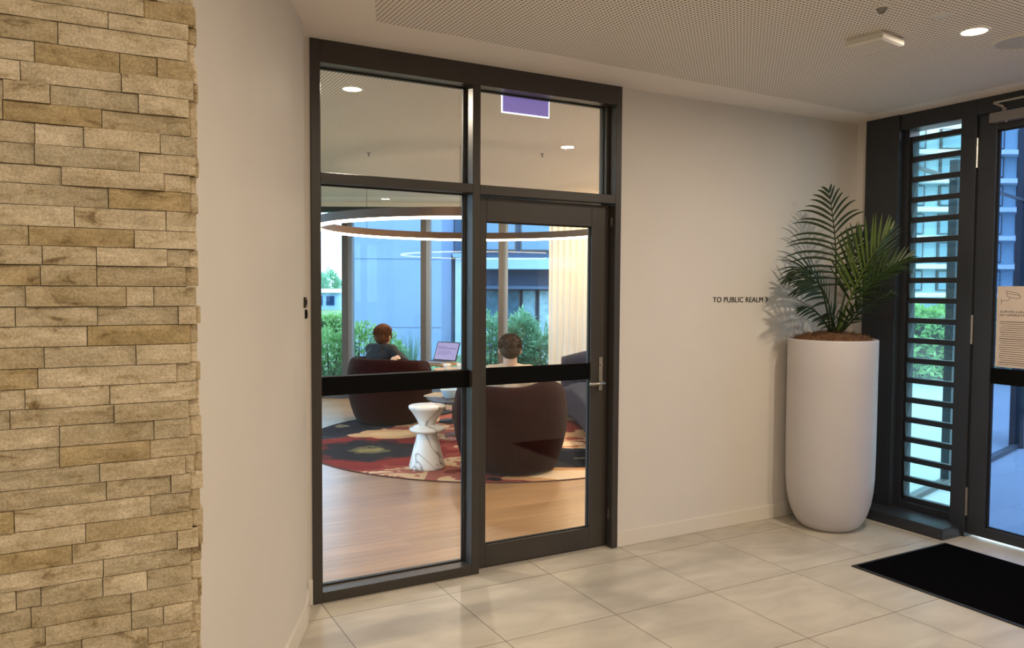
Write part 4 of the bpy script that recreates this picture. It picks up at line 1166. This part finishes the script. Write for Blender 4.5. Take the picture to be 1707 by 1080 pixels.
def curtain():
    base = [(10.58, .49), (10.56, .75), (10.52, 1.0), (10.40, 1.20), (10.1, 1.36), (9.7, 1.47), (9.2, 1.60)]
    pts = [place(f, r) for f, r in base]
    path = catmull([(p.x, p.y) for p in pts], 30)
    cum = 0; out = []
    rnd = random.Random(5)
    ph = 0
    for i, p in enumerate(path):
        if i: cum += (p-path[i-1]).length
        t = (path[min(i+1, len(path)-1)]-path[max(i-1, 0)]).normalized(); n = Vector((-t.y, t.x, 0))
        ph = cum/0.085*2*math.pi + 0.8*math.sin(cum*5.1)
        out.append((p, n, math.sin(ph)))
    zs = [0.015, 0.5, 1.2, 2.0, 2.55, 2.625]
    vs = []; fs = []
    for p, n, s in out:
        for z in zs:
            amp = 0.021*(0.75+0.25*(2.6-z)/2.6) if z < 2.5 else 0.02
            q = p+n*s*amp; vs.append((q.x, q.y, z))
    m = len(zs)
    for i in range(len(out)-1):
        for k in range(m-1):
            fs.append((i*m+k, (i+1)*m+k, (i+1)*m+k+1, i*m+k+1))
    c = empty('curtain', place(10.3, .95), 'cream sheer floor length curtain at the right end of the lounge facade', 'curtain')
    o = MB().add(vs, fs).build('sheer_panel', sheer(), c, smooth=True)
    so = o.modifiers.new('solid', 'SOLIDIFY'); so.thickness = 0.0012
    mb = MB(); mb.tube([p+Vector((0, 0, 2.636)) for p in path[::6]], 0.014, 8)
    mb.build('track', M['white_plastic'], c)
curtain()

# ------------------------------------------------------------------ PEOPLE
def remesh(o, v, smooth=6):
    r = o.modifiers.new('remesh', 'REMESH'); r.mode = 'VOXEL'; r.voxel_size = v; r.use_smooth_shade = True
    s = o.modifiers.new('smooth', 'SMOOTH'); s.factor = 0.5; s.iterations = smooth
    return o
def skin_mat(name, c):
    m = pmat(name, c, 0.5, noise_amt=0.06, nscale=14)
    b = m.node_tree.nodes['Principled BSDF']; b.inputs['Subsurface Weight'].default_value = 0.08; b.inputs['Subsurface Radius'].default_value = (0.01, 0.004, 0.002)
    return m
def hair_mat(name, c1, c2):
    m, nt, b = new_mat(name)
    tc = sub(nt, 'ShaderNodeTexCoord'); mp = sub(nt, 'ShaderNodeMapping'); mp.inputs['Scale'].default_value = (60, 60, 9)
    nt.links.new(tc.outputs['Object'], mp.inputs[0])
    n = sub(nt, 'ShaderNodeTexNoise'); n.inputs['Scale'].default_value = 2.2; n.inputs['Detail'].default_value = 4
    nt.links.new(mp.outputs[0], n.inputs['Vector'])
    mx = sub(nt, 'ShaderNodeMix', data_type='RGBA'); nt.links.new(n.outputs['Fac'], mx.inputs[0]); mx.inputs[6].default_value = (*c1, 1); mx.inputs[7].default_value = (*c2, 1)
    nt.links.new(mx.outputs[2], b.inputs['Base Color']); b.inputs['Roughness'].default_value = 0.6; b.inputs['Specular IOR Level'].default_value = 0.15
    bp = sub(nt, 'ShaderNodeBump'); bp.inputs['Strength'].default_value = 0.7; bp.inputs['Distance'].default_value = 0.006
    nt.links.new(n.outputs['Fac'], bp.inputs['Height']); nt.links.new(bp.outputs['Normal'], b.inputs['Normal'])
    return m

def person(loc, rz, label, skin, hair, top_m, trouser_m, shoe_m, P):
    root = empty('person', (loc.x, loc.y, RT), label, 'person', rz=rz)
    V = Vector
    sh = {s: V((s*.165, .0+P['lean']*.3, .80)) for s in (1, -1)}
    nb = V((0, P['lean']*.33, .835))
    hc = nb + V(P['head_off'])                                   # head centre
    HM = Matrix.Rotation(math.radians(-P['head_yaw']), 3, 'Z') @ Matrix.Rotation(math.radians(P['head_pitch']), 3, 'X')
    def h(x, y, z): return hc + HM @ V((x, y, z))
    mb = MB()
    # trunk
    mb.limb((-.075, .0, .435), (.075, .0, .435), .115, .115)
    mb.limb((0, .0, .45), (0, P['lean']*.2, .66), .125, .135)
    mb.limb((-.075, P['lean']*.25, .72), (.075, P['lean']*.25, .72), .108, .108)
    mb.limb(sh[-1], sh[1], .060, .060)
    mb.limb(nb+V((-.07, 0, -.01)), nb+V((.07, 0, -.01)), .05, .05)
    mb.limb(nb+V((0, 0, -.04)), h(0, -.018, -.055), .064, .058)
    # head
    mb.ball(hc+HM @ V((0, -.012, .018)), .1, .80, .97, .95, HM)
    mb.ball(hc+HM @ V((0, .020, -.035)), .1, .64, .74, .82, HM)
    mb.ball(hc+HM @ V((0, .062, -.085)), .03, 1.1, .8, .8, HM)      # chin
    mb.limb(h(0, .085, .012), h(0, .108, -.028), .010, .014)       # nose
    mb.limb(h(-.022, .088, -.055), h(.022, .088, -.055), .008, .008)
    mb.limb(h(-.04, .083, .028), h(.04, .083, .028), .010, .010)
    for s in (1, -1): mb.ball(h(s*.088, -.005, -.018), .032, .38, .62, 1.0, HM, n=8)
    arms = {}
    for s, key in ((1, 'R'), (-1, 'L')):
        el, wr, hd = (V(v) for v in P['arm'+key])
        mb.limb(sh[s], el, .047, .039); mb.limb(el, wr, .038, .026)
        d = (hd-wr).normalized(); up = V((0, 0, 1)); side = d.cross(up).normalized(); nn = side.cross(d)
        pc = wr+d*.05
        mb.limb(wr, wr+d*.03, .025, .027)
        for k in (-1.5, -.5, .5, 1.5): mb.limb(wr+d*.02+side*k*.012, wr+d*.085+side*k*.019, .014, .0125)
        for k, L in ((-1.5, .050), (-.5, .066), (.5, .070), (1.5, .060)):
            a = wr+d*.085+side*k*.0205; b = a+d*L*.5-nn*.008; c = b+d*L*.42-nn*.026
            mb.limb(a, b, .0092, .0085); mb.limb(b, c, .0085, .0072)
        ts = -1 if s > 0 else 1
        a = wr+d*.03+side*ts*.028; b = a+d*.032+side*ts*.022-nn*.006; mb.limb(a, b, .012, .010); mb.limb(b, b+d*.03-nn*.008, .0098, .008)
        arms[s] = (el, wr)
    knees = {}
    for s, key in ((1, 'R'), (-1, 'L')):
        hip = V((s*.085, .02, .435)); kn = V((s*.115, .44, .455)); an = V((s*.11, .47, .085))
        mb.limb(hip, kn, .082, .058); mb.limb(kn, an, .052, .034)
        mb.limb(an+V((0, -.02, -.045)), an+V((s*.015, .16, -.055)), .034, .024)
        knees[s] = (hip, kn, an)
    body = remesh(mb.build('body', skin, root, world=False), .0075, 3)
    for s in (1, -1):
        MB().ball(h(s*.031, .078, .006), .0115, n=8).build('eye', P['eye'], root, world=False, smooth=True)
    # shirt / jacket
    g = .013
    mb = MB()
    mb.limb((-.08, .0, .42), (.08, .0, .42), .115+g, .115+g)
    mb.limb((0, .0, .45), (0, P['lean']*.2, .66), .125+g, .137+g)
    mb.limb((-.078, P['lean']*.25, .72), (.078, P['lean']*.25, .72), .110+g, .110+g)
    mb.limb(sh[-1], sh[1], .062+g, .062+g)
    mb.limb(nb+V((-.065, 0, -.012)), nb+V((.065, 0, -.012)), .05+g, .05+g)
    if P.get('hood'):
        mb.limb(nb+V((-.07, -.055, .0)), nb+V((.07, -.055, .0)), .042, .042)
        mb.limb(nb+V((-.06, -.085, -.05)), nb+V((.06, -.085, -.05)), .045, .045)
        mb.limb(nb+V((-.075, -.03, .0)), nb+V((-.05, .05, -.03)), .028, .02); mb.limb(nb+V((.075, -.03, .0)), nb+V((.05, .05, -.03)), .028, .02)
    else:
        mb.limb(nb+V((-.045, -.03, .012)), nb+V((.045, -.03, .012)), .03, .03)
    for s in (1, -1):
        el, wr = arms[s]
        mb.limb(sh[s], el, .050+g, .043+g)
        e2 = el+(wr-el)*(0.9 if P.get('long') else 0.05)
        mb.limb(el, e2, .042+g, (.031+g if P.get('long') else .042+g))
    remesh(mb.build('jacket' if P.get('hood') else 'shirt', top_m, root, world=False), .009, 5)
    mb = MB()
    mb.limb((-.08, .0, .415), (.08, .0, .415), .122, .122)
    for s in (1, -1):
        hip, kn, an = knees[s]
        mb.limb(hip, kn, .082+g, .060+g); mb.limb(kn, an+V((0, 0, .03)), .054+g, .046)
    remesh(mb.build('trousers', trouser_m, root, world=False), .010, 5)
    for s in (1, -1):
        hip, kn, an = knees[s]
        mb = MB(); mb.limb(an+V((0, -.03, -.040)), an+V((s*.017, .185, -.050)), .042, .033); mb.limb(an+V((0, -.01, .0)), an+V((0, .05, -.04)), .044, .04)
        mb.box(tuple(an+V((-.038, -.065, -.083))), tuple(an+V((.038+s*.008, .205, -.068))))
        remesh(mb.build('shoe', shoe_m, root, world=False), .008, 3)
    # hair
    mb = MB()
    for c, r, sx, sy, sz in P['hair']:
        mb.ball(hc+HM @ V(c), r, sx, sy, sz, HM)
    ho = remesh(mb.build('hair', hair, root, world=False), .006, 2)
    rnd = random.Random(P['seed']); mb = MB()
    ball = P['hair'][0]; tl, tw, comb = P['tuft']
    for i in range(900):
        u = rnd.uniform(-.8, 1); a = rnd.uniform(0, 6.283); q = (1-u*u)**.5
        n = V((q*math.cos(a), q*math.sin(a), u))
        if n.y > .55 and n.z < .55: continue
        c = V(ball[0]) + V((n.x*ball[2], n.y*ball[3], n.z*ball[4]))*ball[1]*.97
        d = (n*(1-comb) + V((n.x*.3, n.y*.3-.25, -.9))*comb + V((rnd.uniform(-.35, .35), rnd.uniform(-.35, .35), rnd.uniform(-.2, .3)))).normalized()
        L = tl*rnd.uniform(.6, 1.2)
        p0 = hc+HM @ c; p1 = hc+HM @ (c+d*L*.5+n*L*.12); p2 = hc+HM @ (c+d*L-n*L*.05)
        mb.tube([p0, p1, p2], [tw, tw*.8, tw*.15], 5)
    mb.build('hair_tufts', hair, ho, world=False, smooth=True)
    return root
M['eye'] = pmat('eye', (0.6, 0.58, 0.55), 0.2)
person(place(9.10, -1.545), heading(36), 'person with short auburn hair and dark jacket working beside the laptop', skin_mat('fair skin', (0.56, 0.36, 0.27)), hair_mat('auburn hair', (0.060, 0.020, 0.008), (0.15, 0.055, 0.022)),
       pmat('black jacket cloth', (0.007, 0.007, 0.009), 0.8, bump=.2), pmat('dark denim', (0.03, 0.035, 0.05), 0.85), pmat('black shoe', (0.015, 0.015, 0.015), 0.5),
       dict(seed=3, tuft=(.034, .0035, .80), lean=.18, head_off=(.0, .035, .135), head_yaw=-6, head_pitch=-8, hood=True, long=True, eye=M['eye'],
            armR=((.355, .06, .69), (.440, -.125, .748), (.47, -.20, .752)), armL=((-.22, .16, .60), (-.10, .36, .60), (-.04, .46, .60)),
            hair=[((0, -.020, .034), .1, .95, 1.10, 1.02), ((0, -.045, -.015), .1, .88, .82, .98), ((.045, -.02, -.02), .068, .70, .85, 1.05), ((-.045, -.02, -.02), .068, .70, .85, 1.05), ((0, .040, .075), .056, 1.2, .9, .7)]))
person(place(6.72, -0.015), heading(-4), 'person with short greying brown hair and beige shirt seen from behind', skin_mat('tanned skin', (0.50, 0.31, 0.22)), hair_mat('greying brown hair', (0.022, 0.015, 0.011), (0.075, 0.045, 0.027)),
       pmat('beige shirt cloth', (0.50, 0.41, 0.31), 0.85, bump=.2), pmat('grey trousers', (0.10, 0.095, 0.09), 0.85), pmat('brown shoe', (0.06, 0.035, 0.02), 0.5),
       dict(seed=8, tuft=(.020, .0032, .12), lean=-.02, head_off=(.0, .02, .168), head_yaw=0, head_pitch=-4, eye=M['eye'],
            armR=((.245, .10, .60), (.20, .33, .58), (.15, .42, .57)), armL=((-.245, .10, .60), (-.20, .33, .58), (-.15, .42, .57)),
            hair=[((0, -.020, .034), .1, .93, 1.06, .94), ((0, -.048, -.012), .1, .87, .78, .72), ((0, -.052, -.035), .08, .80, .72, .66), ((0, .0, .075), .07, 1.05, 1.1, .62)]))

# ------------------------------------------------------------------ OUTSIDE
M['ground'] = pmat('lawn and scrub', (0.12, 0.20, 0.07), 0.95, noise_amt=0.5, nscale=0.3)
gy = MB().prism([(-140, -60), (190, -60), (190, 230), (-140, 230)], -0.6, -0.14)
struct(gy, 'ground', M['ground'], 'green ground around the building', 'ground')
def paving():
    m, nt, b = new_mat('pale grey terrace paving')
    geo = sub(nt, 'ShaderNodeNewGeometry')
    br = sub(nt, 'ShaderNodeTexBrick'); br.offset = 0.0
    nt.links.new(geo.outputs['Position'], br.inputs['Vector'])
    br.inputs['Scale'].default_value = 1; br.inputs['Brick Width'].default_value = 1.2; br.inputs['Row Height'].default_value = .6; br.inputs['Mortar Size'].default_value = .004
    br.inputs['Color1'].default_value = (0.37, 0.38, 0.38, 1); br.inputs['Color2'].default_value = (0.33, 0.34, 0.345, 1); br.inputs['Mortar'].default_value = (0.25, 0.26, 0.27, 1)
    nt.links.new(br.outputs['Color'], b.inputs['Base Color']); b.inputs['Roughness'].default_value = .6
    return m
struct(MB().prism([(3.99, -9), (26, -9), (26, 16), (9.5, 16), (5.80, 5.3), (4.14, 0.12), (3.99, 0.0)], -0.12, -0.004), 'floor_terrace', paving(), 'pale paved terrace outside the entrance door', 'terrace')

M['leaf_a'] = leaf_material('fresh green leaf', (0.15, 0.36, 0.10), (0.50, 0.72, 0.30), .28)
M['leaf_b'] = leaf_material('blue green leaf', (0.10, 0.32, 0.18), (0.42, 0.68, 0.42), .28)
M['leaf_c'] = leaf_material('grey green blade', (0.18, 0.34, 0.24), (0.36, 0.55, 0.36), .4)
M['bark'] = pmat('brown stem', (0.09, 0.06, 0.04), 0.9)
def shrub(pos, rx, rz_, n, leaf, mat, label, seed, cat='shrub', group='shrubs outside the lounge glazing', name='shrub', z0=0.0, ry=None):
    rnd = random.Random(seed); ry = ry or rx
    s = empty(name, pos, label, cat, group)
    mb = MB()
    n = int(n*1.8); leaf *= .74
    for i in range(n):
        # clustered shell of leaves
        a = rnd.uniform(0, 6.283); u = rnd.uniform(-1, 1); q = (1-u*u)**.5
        rr = rnd.uniform(.45, 1.0)**.6
        lump = 0.78+0.34*noise.noise(Vector((math.cos(a)*q*2.1+seed, math.sin(a)*q*2.1, u*2.1)))
        c = Vector((rx*q*math.cos(a)*rr*lump, ry*q*math.sin(a)*rr*lump, z0+rz_*(1+u*rr*lump)))
        d = Vector((math.cos(a)*q+rnd.uniform(-.7, .7), math.sin(a)*q+rnd.uniform(-.7, .7), u*.4+rnd.uniform(-.5, .8))).normalized()
        L = leaf*rnd.uniform(.7, 1.4); W = L*.17
        sd = d.cross(Vector((rnd.uniform(-1, 1), rnd.uniform(-1, 1), 1))).normalized()
        nn = d.cross(sd)
        b_ = c+d*L*.5-nn*L*.04
        mb.add([c, b_+sd*W+nn*W*.3, b_-sd*W+nn*W*.3, c+d*L-nn*L*.14, b_], [(0, 4, 1), (0, 2, 4), (4, 3, 1), (4, 2, 3)])
    mb.build('foliage', mat, s, world=False)
    mb = MB()
    for k in range(6):
        a = k*1.05+rnd.uniform(0, .4)
        e = Vector((rx*.6*math.cos(a), ry*.6*math.sin(a), z0+rz_*rnd.uniform(1.1, 1.6)))
        mb.tube([(0, 0, 0), e*.5+Vector((0, 0, .05)), e], [.02*rx/.5, .014*rx/.5, .005], 6)
    mb.build('stems', M['bark'], s, world=False)
    return s
def grass(pos, hgt, n, label, seed, spread=.35):
    rnd = random.Random(seed)
    s = empty('tall_grass', pos, label, 'plant', 'clumps of tall grass outside the lounge glazing')
    mb = MB()
    for i in range(n):
        a = rnd.uniform(0, 6.283); r0 = rnd.uniform(0, .08); le = rnd.uniform(.1, 1)*spread; hh = hgt*rnd.uniform(.65, 1.05)
        d = Vector((math.cos(a), math.sin(a), 0)); sd = Vector((-d.y, d.x, 0))*.010
        P = bez([d*r0, d*(r0+le*.3)+Vector((0, 0, hh*.6)), d*(r0+le)+Vector((0, 0, hh))], 5)
        vs = []; fs = []
        for k, p_ in enumerate(P):
            w = 1-k/5.2; vs += [p_-sd*w, p_+sd*w]
        for k in range(5): fs.append((2*k, 2*k+1, 2*k+3, 2*k+2))
        mb.add(vs, fs)
    mb.build('blades', M['leaf_c'], s, world=False)
    return s
def at(px, fwd, z=-.02): return place(fwd, (px-853.5)*fwd/1316, z)
# planting bed right behind the facade
shrub(at(548, 11.75), .42, .50, 1100, .13, M['leaf_a'], 'leafy shrub at the left edge of the lounge glazing', 21)
shrub(at(598, 12.0), .36, .56, 900, .12, M['leaf_a'], 'bright green shrub behind the auburn haired person', 22)
shrub(at(648, 11.9), .33, .46, 800, .12, M['leaf_a'], 'low shrub between the auburn haired person and the tall grass', 23)
grass(at(684, 11.6), .95, 90, 'clump of tall grass left of the laptop', 31)
grass(at(745, 11.7), .78, 110, 'clump of tall grass right of the laptop', 32, .5)
shrub(at(818, 11.7), .34, .66, 900, .13, M['leaf_b'], 'upright shrub left of the short haired person', 24)
shrub(at(868, 11.9), .38, .66, 1300, .15, M['leaf_b'], 'tallest shrub just behind the short haired person', 25)
shrub(at(905, 11.6), .34, .50, 900, .14, M['leaf_b'], 'shrub beside the edge of the sheer curtain', 26)
bed = fbox(MB(), 11.15, 12.6, -3.6, 1.3, -.14, -.02)
o = bed.build('planting_bed', pmat('dark mulch soil', (0.05, 0.035, 0.025), .95, bump=.6)); tag(o, 'planting bed with dark soil along the lounge glazing', 'planting bed')
# view to the left
def hedge(f0, f1, r0, r1, z0, z1, n, leaf, mat, label, seed):
    """one clipped hedge: a continuous body of leaves on stems"""
    rnd = random.Random(seed)
    e = empty('hedge', place((f0+f1)/2, (r0+r1)/2, z0), label, 'hedge')
    mb = MB()
    for i in range(n):
        r = rnd.uniform(r0, r1); top = z0+(z1-z0)*(0.86+0.22*noise.noise(Vector((r*1.3, seed, 0))))
        if rnd.random() < .45: f = rnd.uniform(f0, f1); z = top-rnd.uniform(0, .10)
        else: f = f0+rnd.uniform(0, .25); z = rnd.uniform(z0+.05, top)
        c = place(f+.12*noise.noise(Vector((r*2, z*3, seed))), r, z)
        d = (-HD*rnd.uniform(-.2, 1)+HR*rnd.uniform(-.8, .8)+Vector((0, 0, rnd.uniform(-.4, 1)))).normalized()
        L = leaf*rnd.uniform(.7, 1.3); W = L*.24
        sd = d.cross(Vector((rnd.uniform(-1, 1), rnd.uniform(-1, 1), 1))).normalized(); nn = d.cross(sd)
        q = c+d*L*.5-nn*L*.05
        mb.add([c, q+sd*W+nn*W*.3, q-sd*W+nn*W*.3, c+d*L-nn*L*.14, q], [(0, 4, 1), (0, 2, 4), (4, 3, 1), (4, 2, 3)])
    mb.build('foliage', mat, e)
    fbox(MB(), f0+.3, f1-.1, r0+.1, r1-.1, z0, z0+(z1-z0)*.72).build('core', M['bark'], e)
    return e
hedge(25, 26.2, -9.0, -4.0, -.14, .70, 3500, .15, M['leaf_a'], 'pale clipped hedge far off at the left of the lounge view', 41)
def far_block():
    m_w = pmat('white roof', (0.75, 0.76, 0.78), .6); m_b = pmat('blue grey cladding', (0.25, 0.40, 0.55), .6)
    e = empty('far_building', at(545, 60, -.14), 'low blue building with white roof far off at the left', 'building')
    fbox(MB(), 60, 66, -19, -13.1, -.14, 1.15).build('walls', m_b, e)
    fbox(MB(), 59.6, 66.4, -19.3, -12.9, 1.15, 1.45).build('roof', m_w, e)
    for r in (-18.3, -17.2, -16.1, -15.0, -14.1): fbox(MB(), 59.9, 60, r, r+.6, .2, .9).build('window', M['glass_dark'], e)
far_block()
for k, (px, rz_) in enumerate(((530, 1.9), (550, 2.1), (572, 1.5), (592, 1.7))):
    shrub(at(px, 90+6*k, -.14), 1.5, rz_, 700, .55, M['leaf_b'], ('far tree at the left of the skyline', 'taller far tree above the white roofed building', 'far tree right of the white roofed building', 'far tree beside the grey building')[k], 51+k, 'tree', 'far skyline trees', 'tree')

def grey_building():
    mw = pmat('blue grey render', (0.20, 0.28, 0.44), .8, noise_amt=.05, nscale=1.5)
    mj = pmat('panel joint', (0.12, 0.17, 0.26), .8)
    e = empty('grey_building', place(17, -2.4, -.14), 'plain grey blue rendered building seen through the lounge glazing', 'building')
    fbox(MB(), 17, 23, -3.40, -1.52, -.14, 11).build('wall', mw, e)
    for z in (.68, 2.15, 3.6): fbox(MB(), 16.994, 17.004, -3.40, -1.52, z, z+.018).build('panel_joint', mj, e)
    e2 = empty('neighbour_building', place(20.5, .2, -.14), 'shaded neighbouring building with canopy and tall windows behind the shrubs', 'building')
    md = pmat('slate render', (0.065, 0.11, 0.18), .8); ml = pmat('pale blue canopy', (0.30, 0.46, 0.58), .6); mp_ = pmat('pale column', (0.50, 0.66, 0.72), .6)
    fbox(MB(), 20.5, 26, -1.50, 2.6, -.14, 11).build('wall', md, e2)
    fbox(MB(), 19.6, 20.5, -.75, 2.4, 2.02, 2.30).build('canopy', ml, e2)
    fbox(MB(), 19.9, 20.5, -.75, 2.4, 1.52, 1.60).build('lintel', md, e2)
    for r0, r1, c in ((-.72, -.30, (0.10, 0.20, 0.27)), (-.25, .20, (0.06, 0.13, 0.18)), (.25, .62, (0.22, 0.36, 0.40)), (.68, 1.2, (0.34, 0.52, 0.56))):
        w = fbox(MB(), 20.40, 20.5, r0, r1, 0, 1.52).build('window', M['alu_grey'], e2)
        fbox(MB(), 20.385, 20.40, r0+.03, r1-.03, .04, 1.48).build('pane', pmat('curtained window', c, .15, noise_amt=.3, nscale=6), w)
    for r0, r1 in ((-.7, .1), (.2, 1.2)):
        w = fbox(MB(), 20.40, 20.5, r0, r1, 2.5, 3.4).build('window', M['alu_grey'], e2)
        fbox(MB(), 20.385, 20.40, r0+.04, r1-.04, 2.54, 3.36).build('pane', pmat('dim blue window', (0.12, 0.23, 0.32), .08), w)
    fbox(MB(), 19.7, 20.0, -1.42, -1.27, -.14, 2.3).build('column', mp_, e2)
    fbox(MB(), 19.6, 20.5, -1.48, -.9, 2.3, 2.40).build('ledge', ml, e2)
grey_building()

# ------------------------------------------------------------------ TERRACE OUTSIDE THE ENTRANCE
sc = empty('glass_screen', (5.09, 0.03, 0), 'dark framed glass screen standing on the terrace beyond the louvres', 'screen')
sa = Vector((4.30, -0.17, 0)); sb = Vector((7.12, 0.60, 0)); st_ = (sb-sa).normalized(); sn = Vector((-st_.y, st_.x, 0))
def sbox(s0, s1, z0, z1, w=.03):
    q = [sa+st_*s0-sn*w, sa+st_*s1-sn*w, sa+st_*s1+sn*w, sa+st_*s0+sn*w]
    return MB().prism([(p.x, p.y) for p in q], z0, z1)
SL = (sb-sa).length
s1 = (Vector((5.09, .045, 0))-sa).dot(st_)
sbox(0, SL, 0, .035).build('base_rail', M['alu_grey'], sc); sbox(0, SL, 2.40, 2.425, .012).build('top_rail', M['steel'], sc)
sbox(s1-.03, s1+.04, .035, 2.56).build('post', M['alu_dark'], sc); sbox(SL-.05, SL+.75, .0, 3.4, .06).build('end_pillar', M['alu_dark'], sc)
sbox(0, s1-.03, .035, 2.40, .004).build('glass_pane', M['glass_ar'], sc); sbox(s1+.04, SL-.05, .035, 2.40, .004).build('glass_pane', M['glass_ar'], sc)
hedge(13.4, 14.4, 5.6, 11.0, -.004, 1.45, 6000, .13, M['leaf_a'], 'long green hedge along the far side of the terrace', 61)
def apartments():
    mw = pmat('pale blue grey wall', (0.32, 0.45, 0.50), .7); ms = pmat('white slab edge', (0.80, 0.84, 0.85), .6)
    e = empty('apartment_building', at(1600, 24, -.14), 'pale building with white ledges and tall windows behind the terrace hedge', 'building')
    fbox(MB(), 24, 30, 9.0, 20, -.14, 9).build('wall', mw, e)
    for i, z in enumerate((1.35, 2.2, 3.05, 3.9, 4.75, 5.6)):
        fbox(MB(), 23.6, 24, 9.0, 20, z, z+.13).build('ledge', ms, e)
        for k in range(9):
            r = 9.3+k*1.18
            w = fbox(MB(), 23.93, 24.02, r, r+.75, z+.2, z+.8).build('window', M['alu_grey'], e)
            fbox(MB(), 23.91, 23.93, r+.05, r+.70, z+.23, z+.77).build('pane', pmat('blue window pane', (0.16, 0.28, 0.34), .08) if (i == 0 and k == 0) else bpy.data.materials['blue window pane'], w)
apartments()

def sky_block():  # unseen block, added so the terrace screen reflects less bright sky
    e = empty('sky_block_wing', (27.5, -2.0, -.14), 'unseen slate building added to block sky reflected in the terrace screen', 'building')
    m = pmat('slate blue cladding', (0.16, 0.21, 0.27), .7, noise_amt=.1)
    MB().box((26.5, -14, -.14), (32, 8.5, 9)).build('wall', m, e)
    for i in range(3):
        for k in range(6):
            y = -12+k*3.3
            MB().box((26.42, y, .9+i*2.9), (26.5, y+1.7, 2.5+i*2.9)).build('window', M['alu_grey'], e)
sky_block()
